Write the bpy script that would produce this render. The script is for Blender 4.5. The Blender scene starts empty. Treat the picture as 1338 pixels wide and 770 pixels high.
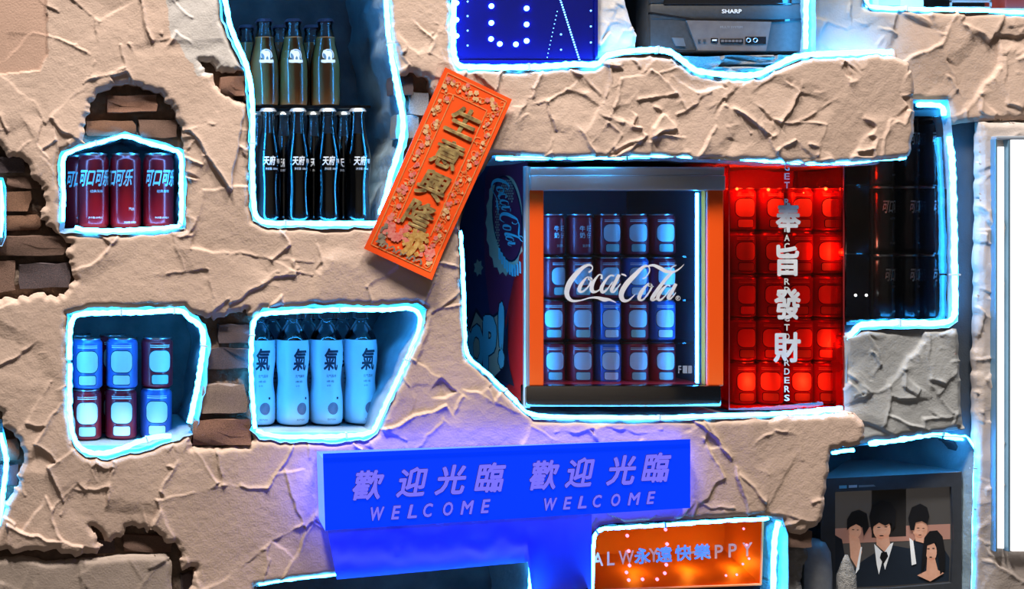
import bpy, bmesh, math, random
import numpy as np
from mathutils import Vector
random.seed(7)
SC = bpy.context.scene
COL = SC.collection
# ------------------------------------------------------------------ camera
S, D, VX, VY, CZ = 0.0015, 2.6, 40.0, 300.0, 1.5      # metres per pixel on the wall plane, camera distance, foot of the camera axis
cam = bpy.data.objects.new('camera', bpy.data.cameras.new('camera'))
COL.objects.link(cam)
cam.location = (0, -D, CZ)
cam.rotation_euler = (math.pi / 2, 0, 0)
cam.data.sensor_width = 36.0
cam.data.lens = 36.0 * D / (1338 * S)
cam.data.shift_x = (669 - VX) / 1338
cam.data.shift_y = -(385 - VY) / 1338
cam.data.clip_start = 0.05
SC.camera = cam
# ------------------------------------------------------------------ world, lamps, exposure
w = bpy.data.worlds.new('world'); SC.world = w; w.use_nodes = True
w.node_tree.nodes['Background'].inputs[0].default_value = (0.75, 0.82, 1.0, 1)
w.node_tree.nodes['Background'].inputs[1].default_value = 0.02

def area(name, loc, target, sx, sy, power, col):
    l = bpy.data.lights.new(name, 'AREA'); l.shape = 'RECTANGLE'; l.size = sx; l.size_y = sy
    l.energy = power; l.color = col
    o = bpy.data.objects.new(name, l); COL.objects.link(o); o.location = loc
    o.rotation_euler = (Vector(target) - Vector(loc)).to_track_quat('-Z', 'Y').to_euler()
    return o
area('ceiling_lamp_light', (-0.35, -1.3, 5.5), (0.8, -0.3, 0.1), 0.9, 0.35, 300, (1.0, 0.95, 0.89))
area('ceiling_lamp_light', (1.5, -1.3, 5.5), (1.2, -0.3, 0.1), 0.9, 0.35, 225, (1.0, 0.95, 0.89))
SC.view_settings.view_transform = 'Standard'
SC.view_settings.look = 'None'
SC.view_settings.gamma = 1.0
SC.view_settings.exposure = 0.0
LED = (0.030, 0.40, 1.0)
LED_S = 32.0

# ------------------------------------------------------------------ helpers
def P(px, py, y=0.0):
    k = (D + y) / D
    return Vector(((px - VX) * S * k, y, CZ + (VY - py) * S * k))
def k_of(y): return (D + y) / D
def mm(px, y): return px * S * (D + y) / D           # size in metres of px pixels at depth y

def plane_of(a, b, c):
    n = (b - a).cross(c - a).normalized()
    if n.y > 0: n = -n
    return (a, n)
def on_plane(px, py, pl, eps=0.0):
    o = Vector((0, -D, CZ)); d = P(px, py, 0) - o
    t = (pl[0] - o).dot(pl[1]) / d.dot(pl[1])
    return o + d * t + pl[1] * eps

class Mat: pass
MATS = {}
def mat(name, col, rough=0.6, metal=0.0, col2=None, nscale=20.0, bump=0.0, bscale=None, emit=None, estr=0.0, spec=0.5, coat=0.0, detail=6.0):
    if name in MATS: return MATS[name]
    m = bpy.data.materials.new(name); m.use_nodes = True
    nt = m.node_tree; b = nt.nodes['Principled BSDF']
    b.inputs['Roughness'].default_value = rough
    b.inputs['Metallic'].default_value = metal
    b.inputs['Specular IOR Level'].default_value = spec
    b.inputs['Coat Weight'].default_value = coat
    b.inputs['Coat Roughness'].default_value = 0.08
    tc = nt.nodes.new('ShaderNodeTexCoord')
    n = nt.nodes.new('ShaderNodeTexNoise'); n.inputs['Scale'].default_value = nscale; n.inputs['Detail'].default_value = detail
    nt.links.new(tc.outputs['Object'], n.inputs['Vector'])
    r = nt.nodes.new('ShaderNodeValToRGB')
    c2 = col2 or tuple(c * 0.86 for c in col)
    r.color_ramp.elements[0].color = (*c2, 1); r.color_ramp.elements[0].position = 0.35
    r.color_ramp.elements[1].color = (*col, 1); r.color_ramp.elements[1].position = 0.65
    nt.links.new(n.outputs['Fac'], r.inputs['Fac'])
    nt.links.new(r.outputs['Color'], b.inputs['Base Color'])
    if bump:
        n2 = nt.nodes.new('ShaderNodeTexNoise'); n2.inputs['Scale'].default_value = bscale or nscale * 4; n2.inputs['Detail'].default_value = 8
        nt.links.new(tc.outputs['Object'], n2.inputs['Vector'])
        bp = nt.nodes.new('ShaderNodeBump'); bp.inputs['Strength'].default_value = bump; bp.inputs['Distance'].default_value = 0.004
        nt.links.new(n2.outputs['Fac'], bp.inputs['Height']); nt.links.new(bp.outputs['Normal'], b.inputs['Normal'])
    if emit:
        b.inputs['Emission Color'].default_value = (*emit, 1); b.inputs['Emission Strength'].default_value = estr
    MATS[name] = m
    return m
def mat_glass(name, tint=(1, 1, 1), refl=1.0, rough=0.02, ior=1.45):
    if name in MATS: return MATS[name]
    m = bpy.data.materials.new(name); m.use_nodes = True
    nt = m.node_tree; nt.nodes.clear()
    out = nt.nodes.new('ShaderNodeOutputMaterial')
    mx = nt.nodes.new('ShaderNodeMixShader'); tr = nt.nodes.new('ShaderNodeBsdfTransparent'); gl = nt.nodes.new('ShaderNodeBsdfGlossy')
    fr = nt.nodes.new('ShaderNodeFresnel'); fr.inputs['IOR'].default_value = ior
    mu = nt.nodes.new('ShaderNodeMath'); mu.operation = 'MULTIPLY'; mu.inputs[1].default_value = refl
    tr.inputs['Color'].default_value = (*tint, 1); gl.inputs['Roughness'].default_value = rough
    nt.links.new(fr.outputs[0], mu.inputs[0]); nt.links.new(mu.outputs[0], mx.inputs[0])
    nt.links.new(tr.outputs[0], mx.inputs[1]); nt.links.new(gl.outputs[0], mx.inputs[2]); nt.links.new(mx.outputs[0], out.inputs[0])
    MATS[name] = m
    return m
def mat_emit(name, col, strength):
    if name in MATS: return MATS[name]
    m = bpy.data.materials.new(name); m.use_nodes = True
    nt = m.node_tree; nt.nodes.clear()
    out = nt.nodes.new('ShaderNodeOutputMaterial'); e = nt.nodes.new('ShaderNodeEmission')
    e.inputs[0].default_value = (*col, 1); e.inputs[1].default_value = strength
    nt.links.new(e.outputs[0], out.inputs[0]); MATS[name] = m
    return m

def me_of(name, verts, faces, mats, smooth=False, mi=None):
    me = bpy.data.meshes.new(name)
    me.from_pydata([tuple(v) for v in verts], [], [tuple(f) for f in faces])
    for m in (mats if isinstance(mats, (list, tuple)) else [mats]): me.materials.append(m)
    if mi is not None: me.polygons.foreach_set('material_index', np.array(mi, dtype=np.int32))
    if smooth: me.polygons.foreach_set('use_smooth', np.ones(len(me.polygons), dtype=bool))
    me.update()
    return me
def smooth_by_angle(me, ang=35):
    me.polygons.foreach_set('use_smooth', np.ones(len(me.polygons), dtype=bool))
    bm = bmesh.new(); bm.from_mesh(me)
    for e in bm.edges:
        if len(e.link_faces) == 2 and e.calc_face_angle(0) > math.radians(ang): e.smooth = False
    bm.to_mesh(me); bm.free()
def tag(o, label, cat, group=None, kind=None):
    if label: o['label'] = label
    if cat: o['category'] = cat
    if group: o['group'] = group
    if kind: o['kind'] = kind
    return o
def thing(name, label, cat, loc=(0, 0, 0), group=None):
    o = bpy.data.objects.new(name, None); o.empty_display_size = 0.02; COL.objects.link(o)
    o.location = loc
    return tag(o, label, cat, group)
def root_loc(o):
    while o.parent: o = o.parent
    return o.location
def obj(name, me, parent=None, loc=None):
    o = bpy.data.objects.new(name, me); COL.objects.link(o)
    if parent: o.parent = parent
    if loc is not None: o.location = loc
    return o
def part(name, verts, faces, m, parent, smooth=False, mi=None, ang=None):
    """world-space verts -> child mesh of a thing"""
    L = root_loc(parent)
    me = me_of(name, [Vector(v) - L for v in verts], faces, m, smooth, mi)
    if ang: smooth_by_angle(me, ang)
    return obj(name, me, parent)
def single(name, verts, faces, m, label, cat, group=None, smooth=False, kind=None, ang=None):
    vs = [Vector(v) for v in verts]
    L = Vector((sum(v.x for v in vs) / len(vs), sum(v.y for v in vs) / len(vs), min(v.z for v in vs)))
    me = me_of(name, [v - L for v in vs], faces, m, smooth)
    if ang: smooth_by_angle(me, ang)
    o = obj(name, me, None, L)
    return tag(o, label, cat, group, kind)
# geometry generators: return (verts, faces)
def g_box(x0, x1, y0, y1, z0, z1):
    v = [(x, y, z) for z in (z0, z1) for y in (y0, y1) for x in (x0, x1)]
    return v, [(0, 2, 3, 1), (4, 5, 7, 6), (0, 1, 5, 4), (2, 6, 7, 3), (0, 4, 6, 2), (1, 3, 7, 5)]
def g_bevel(x0, x1, y0, y1, z0, z1, b=0.003, seg=2):
    bm = bmesh.new(); v, f = g_box(x0, x1, y0, y1, z0, z1)
    vs = [bm.verts.new(p) for p in v]
    for q in f: bm.faces.new([vs[i] for i in q])
    bmesh.ops.recalc_face_normals(bm, faces=bm.faces)
    bmesh.ops.bevel(bm, geom=list(bm.edges), offset=b, segments=seg, affect='EDGES', profile=0.5)
    bm.verts.index_update()
    r = ([tuple(q.co) for q in bm.verts], [tuple(q.index for q in f.verts) for f in bm.faces]); bm.free()
    return r
def g_lathe(prof, seg=28, cap=True):
    v, f = [], []
    for r, z in prof:
        for i in range(seg):
            a = 2 * math.pi * i / seg; v.append((r * math.cos(a), r * math.sin(a), z))
    for j in range(len(prof) - 1):
        for i in range(seg):
            i2 = (i + 1) % seg
            f.append((j * seg + i, j * seg + i2, (j + 1) * seg + i2, (j + 1) * seg + i))
    if cap:
        f.append(tuple(reversed(range(seg)))); n = (len(prof) - 1) * seg; f.append(tuple(range(n, n + seg)))
    return v, f
def g_tube(path, r, seg=6, cap=True, rr=None):
    v, f = [], []
    n = len(path)
    for i, p in enumerate(path):
        t = (Vector(path[min(i + 1, n - 1)]) - Vector(path[max(i - 1, 0)])).normalized()
        up = Vector((0, 1, 0)) if abs(t.y) < 0.9 else Vector((1, 0, 0))
        a = t.cross(up).normalized(); b = a.cross(t).normalized()
        R = rr[i] if rr else r
        for k in range(seg):
            q = 2 * math.pi * k / seg
            v.append(Vector(p) + a * (R * math.cos(q)) + b * (R * math.sin(q)))
    for i in range(n - 1):
        for k in range(seg):
            k2 = (k + 1) % seg
            f.append((i * seg + k, i * seg + k2, (i + 1) * seg + k2, (i + 1) * seg + k))
    if cap:
        f.append(tuple(reversed(range(seg)))); f.append(tuple(range((n - 1) * seg, n * seg)))
    return v, f
def join(*gs):
    v, f = [], []
    for a, b in gs:
        n = len(v); v += list(a); f += [tuple(i + n for i in q) for q in b]
    return v, f
def move(g, d):
    d = Vector(d); return [Vector(v) + d for v in g[0]], g[1]
def tri_poly(pts):
    """triangulate a simple 2-D polygon"""
    from mathutils.geometry import tessellate_polygon
    return [tuple(t) for t in tessellate_polygon([[Vector((p[0], p[1], 0)) for p in pts]])]
def catmull(pts, n=6, closed=False):
    out = []; N = len(pts); pts = [np.array(p, float) for p in pts]
    rng = range(N) if closed else range(N - 1)
    for i in rng:
        if closed: p0, p1, p2, p3 = pts[(i - 1) % N], pts[i], pts[(i + 1) % N], pts[(i + 2) % N]
        else: p0, p1, p2, p3 = pts[max(i - 1, 0)], pts[i], pts[i + 1], pts[min(i + 2, N - 1)]
        for k in range(n):
            t = k / n
            out.append(0.5 * ((2 * p1) + (-p0 + p2) * t + (2 * p0 - 5 * p1 + 4 * p2 - p3) * t * t + (-p0 + 3 * p1 - 3 * p2 + p3) * t ** 3))
    if not closed: out.append(pts[-1])
    return out
def ribbon2d(pts, n=5):
    c = catmull(pts, n); v, f = [], []
    for i, p in enumerate(c):
        a = c[max(i - 1, 0)]; b = c[min(i + 1, len(c) - 1)]
        t = np.array([b[0] - a[0], b[1] - a[1]]); t = t / (np.linalg.norm(t) + 1e-9)
        nx, ny = -t[1], t[0]; h = max(p[2], 1) / 2
        v += [(p[0] + nx * h, p[1] + ny * h), (p[0] - nx * h, p[1] - ny * h)]
    for i in range(len(c) - 1): f.append((2 * i, 2 * i + 1, 2 * i + 3, 2 * i + 2))
    return v, f
TXT = {}
def text2d(body, bold=0.0, shear=0.0, res=3):
    """text as flat faces in a 0..1 box (y up); bold = the glyph overlaid on itself at small shifts"""
    key = (body, bold, shear, res)
    if key in TXT: return TXT[key]
    c = bpy.data.curves.new('t', 'FONT'); c.body = body; c.shear = shear; c.resolution_u = res; c.fill_mode = 'FRONT'
    o = bpy.data.objects.new('t', c); COL.objects.link(o)
    dg = bpy.context.evaluated_depsgraph_get(); dg.update()
    me = bpy.data.meshes.new_from_object(o.evaluated_get(dg))
    v0 = np.array([q.co[:2] for q in me.vertices]); f0 = [tuple(p.vertices) for p in me.polygons]
    bpy.data.objects.remove(o); bpy.data.curves.remove(c); bpy.data.meshes.remove(me)
    v0 = np.concatenate([v0, np.zeros((len(v0), 1))], 1); v, f = v0, f0
    if bold >= 0.015:
        v, f = [], []
        for k in range(6):
            a = 2 * math.pi * k / 6 + .26; n = len(v0) * k
            v.append(v0 + np.array([bold * math.cos(a), bold * math.sin(a), k])); f += [tuple(i + n for i in q) for q in f0]
        v = np.concatenate(v)
    lo, hi = v.min(0), v.max(0)
    v = np.concatenate([(v[:, :2] - lo[:2]) / (hi - lo)[:2], v[:, 2:] * 5e-5], 1)
    TXT[key] = (v, f, float((hi - lo)[0] / (hi - lo)[1]))
    return TXT[key]
def text_px(body, x0, y0, x1, y1, pl, eps=0.0006, bold=0.0, shear=0.0, rot=0.0, skew=0.0):
    """text fitted to a pixel box (y down) that lies on plane pl; rot in degrees about the box centre, skew = rise per px"""
    v, f, _ = text2d(body, bold, shear)
    cx, cy = (x0 + x1) / 2, (y0 + y1) / 2; ca, sa = math.cos(math.radians(rot)), math.sin(math.radians(rot)); out = []
    for a, b, ly in v:
        X = x0 + a * (x1 - x0) - cx; Y = (y1 - b * (y1 - y0)) - cy
        X, Y = X * ca - Y * sa, X * sa + Y * ca
        out.append(on_plane(cx + X, cy + Y - skew * X, pl, eps + ly))
    return out, f
def poly_px(pts, pl, eps=0.0005):
    return [on_plane(p[0], p[1], pl, eps) for p in pts], tri_poly(pts)
def slice_x(v, f, step):
    """cut flat faces along vertical lines so that they can bend round a cylinder"""
    bm = bmesh.new(); vs = [bm.verts.new((q[0], q[1], q[2] if len(q) > 2 else 0.0)) for q in v]
    for q in f:
        try: bm.faces.new([vs[i] for i in q])
        except ValueError: pass
    x0 = min(q[0] for q in v); x1 = max(q[0] for q in v); x = x0 + step
    while x < x1:
        bmesh.ops.bisect_plane(bm, geom=list(bm.verts) + list(bm.edges) + list(bm.faces), plane_co=(x, 0, 0), plane_no=(1, 0, 0)); x += step
    bm.verts.index_update()
    r = ([tuple(q.co) for q in bm.verts], [tuple(q.index for q in fc.verts) for fc in bm.faces]); bm.free()
    return r
def wrap(v2, f, r, eps=0.0003, step=0.006):
    """flat print (x right, z up, metres) bent round a vertical cylinder, x = 0 facing -y; r may be a function of z"""
    v2, f = slice_x(v2, f, step); out = []
    for x, z, ly in v2:
        R = (r(z) if callable(r) else r) + eps + ly; a = x / R
        out.append((R * math.sin(a), -R * math.cos(a), z))
    return out, f
def text_wrap(body, width, z0, z1, r, bold=0.0, shear=0.0, cx=0.0):
    v, f, _ = text2d(body, bold, shear)
    return wrap([(cx + (a - 0.5) * width, z0 + b * (z1 - z0), ly) for a, b, ly in v], f, r)
def instance(parts, name, label, cat, loc, rotz=0.0, group=None, scale=1.0):
    """a thing out of shared part meshes: [(name, mesh), ...]"""
    t = thing(name, label, cat, loc, group); t.rotation_euler.z = rotz; t.scale = (scale,) * 3
    for p in parts:
        o = obj(p[0], p[1], t)
        for q in p[2:]: obj(q[0], q[1], o)
    return t

# ------------------------------------------------------------------ noise and plaster
def hsh(i, j, s):
    h = (i * 374761393 + j * 668265263 + s * 1442695041).astype(np.int64) & 0xffffffff
    h = ((h ^ (h >> 13)) * 1274126177) & 0xffffffff
    return ((h ^ (h >> 16)) & 0xffffff) / float(0xffffff)
def vnoise(x, y, s=0):
    i = np.floor(x).astype(np.int64); j = np.floor(y).astype(np.int64); u = x - i; v = y - j
    u = u * u * (3 - 2 * u); v = v * v * (3 - 2 * v)
    return (hsh(i, j, s) * (1 - u) + hsh(i + 1, j, s) * u) * (1 - v) + (hsh(i, j + 1, s) * (1 - u) + hsh(i + 1, j + 1, s) * u) * v
def fbm(x, y, s=0, o=4):
    r = 0; a = 0.5
    for k in range(o): r = r + a * vnoise(x * 2 ** k, y * 2 ** k, s + k); a *= 0.5
    return r
def cells(x, y, c, s):
    """anisotropic Voronoi: nearest two distances, id hashes and offset from the nearest seed"""
    gi = np.floor(x / c).astype(np.int64); gj = np.floor(y / c).astype(np.int64)
    f1 = np.full(x.shape, 1e9); f2 = f1.copy(); id1 = np.zeros(x.shape); id2 = id1.copy(); ox = id1.copy(); oy = id1.copy()
    for a in range(-2, 3):
        for b in range(-2, 3):
            I, J = gi + a, gj + b
            sx = (I + 0.1 + 0.8 * hsh(I, J, s)) * c; sy = (J + 0.1 + 0.8 * hsh(I, J, s + 1)) * c
            th = hsh(I, J, s + 2) * 3.1416; st = 1 + 0.7 * hsh(I, J, s + 3)
            dx, dy = x - sx, y - sy; ct, sn = np.cos(th), np.sin(th)
            d = np.hypot((dx * ct + dy * sn) / st, (-dx * sn + dy * ct) * st ** 0.3)
            h = hsh(I, J, s + 4)
            n1 = d < f1; n2 = (~n1) & (d < f2)
            f2 = np.where(n1, f1, np.where(n2, d, f2)); id2 = np.where(n1, id1, np.where(n2, h, id2))
            f1 = np.where(n1, d, f1); id1 = np.where(n1, h, id1); ox = np.where(n1, dx, ox); oy = np.where(n1, dy, oy)
    return f1, f2, id1, id2, ox, oy
def frac(x): return x - np.floor(x)
RASTER = {}
RW_, RH_, RO = 1500, 960, 60
def stroke_map(size, s):
    """trowelled plaster: overlapping shards pressed on one after another, some edges pushed up into a lip"""
    key = (size, s)
    if key in RASTER: return RASTER[key]
    rs = np.random.RandomState(s); H = np.zeros((RH_, RW_)); 
    gx, gy = np.meshgrid(np.arange(RW_, dtype=float), np.arange(RH_, dtype=float))
    wx = gx + 22 * (fbm(gx / 60, gy / 60, s + 50, 3) - .5) + 3.5 * (vnoise(gx / 11, gy / 11, s + 52) - .5); wy = gy + 22 * (fbm(gx / 60, gy / 60, s + 60, 3) - .5) + 3.5 * (vnoise(gx / 11, gy / 11, s + 62) - .5)
    brk = fbm(gx / 16, gy / 16, s + 70, 2)
    n = int(RW_ * RH_ / size ** 2 * 2.3)
    for _ in range(n):
        cx, cy = rs.uniform(0, RW_), rs.uniform(0, RH_); R = size * rs.uniform(.42, 1.05)
        x0, x1, y0, y1 = int(max(cx - R * 1.5 - 14, 0)), int(min(cx + R * 1.5 + 14, RW_)), int(max(cy - R * 1.5 - 14, 0)), int(min(cy + R * 1.5 + 14, RH_))
        X = wx[y0:y1, x0:x1] - cx; Y = wy[y0:y1, x0:x1] - cy; K = rs.randint(3, 6); a0 = rs.uniform(0, 6.28)
        W = np.ones(X.shape); ins = np.ones(X.shape, bool); lips = []
        st = rs.uniform(.5, 1.0); th = rs.uniform(0, 3.14)
        for k in range(K):
            a = a0 + 2 * math.pi * (k + rs.uniform(-.22, .22)) / K
            rr = R * rs.uniform(.6, 1.0) * (st + (1 - st) * abs(math.cos(a - th)))
            d = rr - (X * math.cos(a) + Y * math.sin(a)); ins &= d > 0
            hard = rs.rand() < .62
            W = W * np.clip(d / (1.2 if hard else 16.0), 0, 1)
            if hard: lips.append((d, rs.uniform(.0008, .0042) * (1.5 if rs.rand() < .15 else 1)))
        old = H[y0:y1, x0:x1]; mid = float((old * ins).sum() / max(ins.sum(), 1))
        tx, ty = rs.uniform(-1, 1, 2) * .0044 / size
        new = mid * .6 + rs.uniform(-.0008, .0016) + tx * X + ty * Y
        H[y0:y1, x0:x1] = old * (1 - W) + new * W
        for d, am in lips:
            H[y0:y1, x0:x1] += np.where(ins, am * np.clip(d / .9, 0, 1) * np.exp(-np.maximum(d - .9, 0) / 2.1) * np.clip((brk[y0:y1, x0:x1] - .16) * 6, 0, 1), 0)
    H += .0005 * (fbm(gx / 7, gy / 7, s + 13, 3) - .5) * 2 + .004 * (fbm(gx / 130, gy / 130, s + 11, 2) - .5)
    RASTER[key] = H
    return H
def plaster_height(x, y, size, ox, oy):
    H = stroke_map(size, 3 if size > 50 else 8)
    u = np.mod(x + ox, RW_ - 2); v = np.mod(y + oy, RH_ - 2)
    i = u.astype(int); j = v.astype(int); a = u - i; b = v - j
    return (H[j, i] * (1 - a) + H[j, i + 1] * a) * (1 - b) + (H[j + 1, i] * (1 - a) + H[j + 1, i + 1] * a) * b
def ragged(poly, step=7, amp=2.0, s=1, closed=True):
    out = []; n = len(poly)
    for i in range(n if closed else n - 1):
        a = np.array(poly[i][:2], float); b = np.array(poly[(i + 1) % n][:2], float)
        ya = poly[i][2] if len(poly[i]) > 2 else None; yb = poly[(i + 1) % n][2] if len(poly[(i + 1) % n]) > 2 else None
        L = np.linalg.norm(b - a); k = max(1, int(L / step)); nn = np.array([-(b - a)[1], (b - a)[0]]) / (L + 1e-9)
        for q in range(k):
            t = q / k; p = a + (b - a) * t
            d = (vnoise(np.array([p[0] / (step * 1.3) + 100.]), np.array([p[1] / (step * 1.3) + 100.]), s)[0] - .5) * 2 * amp
            p = p + nn * d
            out.append((p[0], p[1]) if ya is None and yb is None else (p[0], p[1], (ya or 0) * (1 - t) + (yb or 0) * t))
    return out
def axis(lo, hi, flo, fhi, step, coarse=30):
    a = list(np.arange(flo, fhi + step, step)); b = []; x = flo; d = step
    while x > lo: d = min(d * 1.5, coarse); x -= d; b.append(x)
    x = a[-1]; d = step
    while x < hi: d = min(d * 1.5, coarse); x += d; a.append(x)
    return np.array(b[::-1] + a)
def inside(X, Y, poly):
    r = np.zeros(X.shape, bool); n = len(poly)
    for i in range(n):
        x0, y0 = poly[i][:2]; x1, y1 = poly[(i + 1) % n][:2]
        if y0 == y1: continue
        c = ((y0 > Y) != (y1 > Y)) & (X < (x1 - x0) * (Y - y0) / (y1 - y0) + x0)
        r ^= c
    return r
def sheet(name, outer, holes, depth, hfun, m, fine, step, tint, skirt=0.03, lip=0.006, parent=None):
    """height field seen head-on in wall pixels at one depth, cut to outer minus holes, with thickness behind every edge"""
    ox = [p[0] for p in outer]; oy = [p[1] for p in outer]
    xs = axis(min(ox), max(ox), max(min(ox), fine[0]), min(max(ox), fine[2]), step)
    ys = axis(min(oy), max(oy), max(min(oy), fine[1]), min(max(oy), fine[3]), step)
    X, Y = np.meshgrid(xs, ys); nx, ny = len(xs), len(ys)
    cxv = (xs[:-1] + xs[1:]) / 2; cyv = (ys[:-1] + ys[1:]) / 2
    CX, CY = np.meshgrid(cxv, cyv)
    keep = inside(CX, CY, outer)
    for h in holes:
        hx = [p[0] for p in h]; hy = [p[1] for p in h]
        i0, i1 = np.searchsorted(cxv, [min(hx), max(hx)]); j0, j1 = np.searchsorted(cyv, [min(hy), max(hy)])
        keep[j0:j1, i0:i1] &= ~inside(CX[j0:j1, i0:i1], CY[j0:j1, i0:i1], h)
    R = 12.0
    dist = np.full(X.shape, 1e9); NX = X.copy(); NY = Y.copy()
    for poly in [outer] + list(holes):
        n = len(poly)
        for i in range(n):
            x0, y0 = poly[i][:2]; x1, y1 = poly[(i + 1) % n][:2]
            i0, i1 = np.searchsorted(xs, [min(x0, x1) - R, max(x0, x1) + R]); j0, j1 = np.searchsorted(ys, [min(y0, y1) - R, max(y0, y1) + R])
            if i1 <= i0 or j1 <= j0: continue
            sx, sy = X[j0:j1, i0:i1], Y[j0:j1, i0:i1]; L2 = (x1 - x0) ** 2 + (y1 - y0) ** 2 + 1e-9
            t = np.clip(((sx - x0) * (x1 - x0) + (sy - y0) * (y1 - y0)) / L2, 0, 1)
            qx, qy = x0 + t * (x1 - x0), y0 + t * (y1 - y0); dd = np.hypot(sx - qx, sy - qy)
            b = dd < dist[j0:j1, i0:i1]
            dist[j0:j1, i0:i1][b] = dd[b]; NX[j0:j1, i0:i1][b] = qx[b]; NY[j0:j1, i0:i1][b] = qy[b]
    sn = dist < step * 0.62
    X = np.where(sn, NX, X); Y = np.where(sn, NY, Y); dist = np.where(sn, 0, dist)
    H = hfun(X, Y) - lip * np.exp(-(dist / 4.0) ** 2)
    yy = depth - H; k = (D + depth) / D
    V = np.stack([(X - VX) * S * k, yy, CZ + (VY - Y) * S * k], -1).reshape(-1, 3)
    J, I = np.nonzero(keep); a = J * nx + I
    F = np.stack([a, a + nx, a + nx + 1, a + 1], -1)
    used = np.unique(F); remap = np.full(nx * ny, -1); remap[used] = np.arange(len(used))
    V = V[used]; F = remap[F]; T = tint(X.reshape(-1)[used], Y.reshape(-1)[used])
    E = np.concatenate([F[:, [0, 1]], F[:, [1, 2]], F[:, [2, 3]], F[:, [3, 0]]])
    key = np.sort(E, 1); key = key[:, 0].astype(np.int64) * (len(V) + 1) + key[:, 1]
    u, idx, cnt = np.unique(key, return_index=True, return_counts=True)
    B = E[idx[cnt == 1]]
    bv = np.unique(B); back = np.full(len(V), -1); back[bv] = np.arange(len(bv)) + len(V)
    VB = V[bv].copy(); VB[:, 1] = depth + skirt
    F2 = np.stack([B[:, 1], B[:, 0], back[B[:, 0]], back[B[:, 1]]], -1)
    V = np.concatenate([V, VB]); T = np.concatenate([T, T[bv]]); F = np.concatenate([F, F2])
    me = bpy.data.meshes.new(name)
    me.vertices.add(len(V)); me.vertices.foreach_set('co', V.astype(np.float32).ravel())
    me.loops.add(F.size); me.loops.foreach_set('vertex_index', F.astype(np.int32).ravel())
    me.polygons.add(len(F)); me.polygons.foreach_set('loop_start', np.arange(0, F.size, 4, dtype=np.int32))
    me.polygons.foreach_set('use_smooth', np.ones(len(F), bool))
    at = me.color_attributes.new('paint', 'FLOAT_COLOR', 'POINT')
    at.data.foreach_set('color', np.concatenate([T, np.ones((len(T), 1))], 1).astype(np.float32).ravel())
    me.update(calc_edges=True); me.validate()
    me.materials.append(m)
    o = obj(name, me, parent)
    if not parent: o['kind'] = 'structure'
    return o
def mat_plaster(name, rough=0.8, bump=0.2, bs=260.0):
    m = mat(name, (1, 1, 1), rough, bump=bump, bscale=bs, nscale=5.0, spec=0.3)
    nt = m.node_tree; b = nt.nodes['Principled BSDF']
    at = nt.nodes.new('ShaderNodeVertexColor'); at.layer_name = 'paint'
    ramp = [n for n in nt.nodes if n.type == 'VALTORGB'][0]
    ramp.color_ramp.elements[0].color = (0.86, 0.85, 0.84, 1)
    mx = nt.nodes.new('ShaderNodeMix'); mx.data_type = 'RGBA'; mx.blend_type = 'MULTIPLY'; mx.inputs[0].default_value = 1.0
    nt.links.new(at.outputs['Color'], mx.inputs[6]); nt.links.new(ramp.outputs['Color'], mx.inputs[7]); nt.links.new(mx.outputs[2], b.inputs['Base Color'])
    return m
PLASTER = mat_plaster('plaster')
ROCK = mat_plaster('broken_masonry', 0.95, 0.9, 120.0)
BEIGE = (0.66, 0.475, 0.375); GREY = (0.46, 0.46, 0.46)

# ------------------------------------------------------------------ outlines, in wall pixels
N1 = [(80, 197), (118, 185), (163, 173), (205, 184), (240, 196), (243, 240), (242, 298), (200, 303), (140, 307), (78, 304), (79, 260), (76, 215)]
E1 = [(112, 192), (107, 165), (116, 142), (126, 124), (148, 111), (180, 112), (210, 120), (226, 140), (237, 165), (242, 198), (163, 190)]
N2 = [(284, -120), (285, -30), (287, 20), (300, 55), (318, 90), (324, 140), (325, 200), (325, 270), (330, 290), (350, 297), (420, 298), (505, 298), (520, 240), (534, 178), (529, 130), (519, 90), (511, 50), (507, -30), (507, -120)]
N3 = [(87, 410), (115, 403), (240, 401), (252, 411), (270, 424), (274, 450), (270, 500), (262, 540), (256, 566), (240, 572), (200, 587), (140, 600), (112, 598), (96, 582), (90, 540), (88, 480)]
E3 = [(255, 412), (285, 418), (300, 408), (325, 405), (332, 420), (329, 500), (332, 575), (325, 584), (290, 586), (250, 586), (252, 560)]
N4 = [(326, 420), (343, 404), (380, 400), (430, 398), (500, 399), (545, 396), (556, 404), (554, 422), (537, 462), (513, 522), (493, 566), (482, 575), (440, 579), (380, 579), (340, 574), (328, 562), (326, 500)]
E2 = [(-60, 180), (0, 186), (12, 205), (38, 212), (42, 232), (60, 248), (57, 268), (52, 282), (60, 294), (75, 303), (92, 318), (88, 335), (97, 365), (90, 378), (75, 388), (40, 384), (22, 392), (-60, 388)]
E5 = [(-60, 520), (0, 540), (4, 556), (18, 566), (24, 580), (30, 592), (28, 615), (20, 640), (6, 660), (0, 690), (-60, 700)]
E6 = [(505, 118), (528, 98), (545, 93), (562, 105), (568, 130), (552, 170), (530, 215), (510, 235)]
E7 = [(-60, 724), (-10, 722), (45, 721), (78, 719), (90, 728), (118, 727), (135, 716), (124, 700), (118, 690), (128, 692), (141, 712), (158, 704), (165, 690), (178, 688), (192, 695), (204, 692), (214, 706), (228, 710), (236, 728), (238, 745), (258, 742), (250, 770), (245, 900), (-60, 900)]
E8 = [(262, 82), (272, 80), (300, 97), (316, 92), (324, 118), (322, 138), (308, 128), (290, 115)]
BEAM_TOP = [(588, -120), (591, 75), (600, 89), (640, 92), (690, 92), (740, 88), (775, 88), (795, 76), (815, 72), (850, 70), (880, 75), (905, 94), (940, 101), (990, 102), (1020, 89), (1050, 76), (1110, 72), (1172, 71)]
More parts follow.
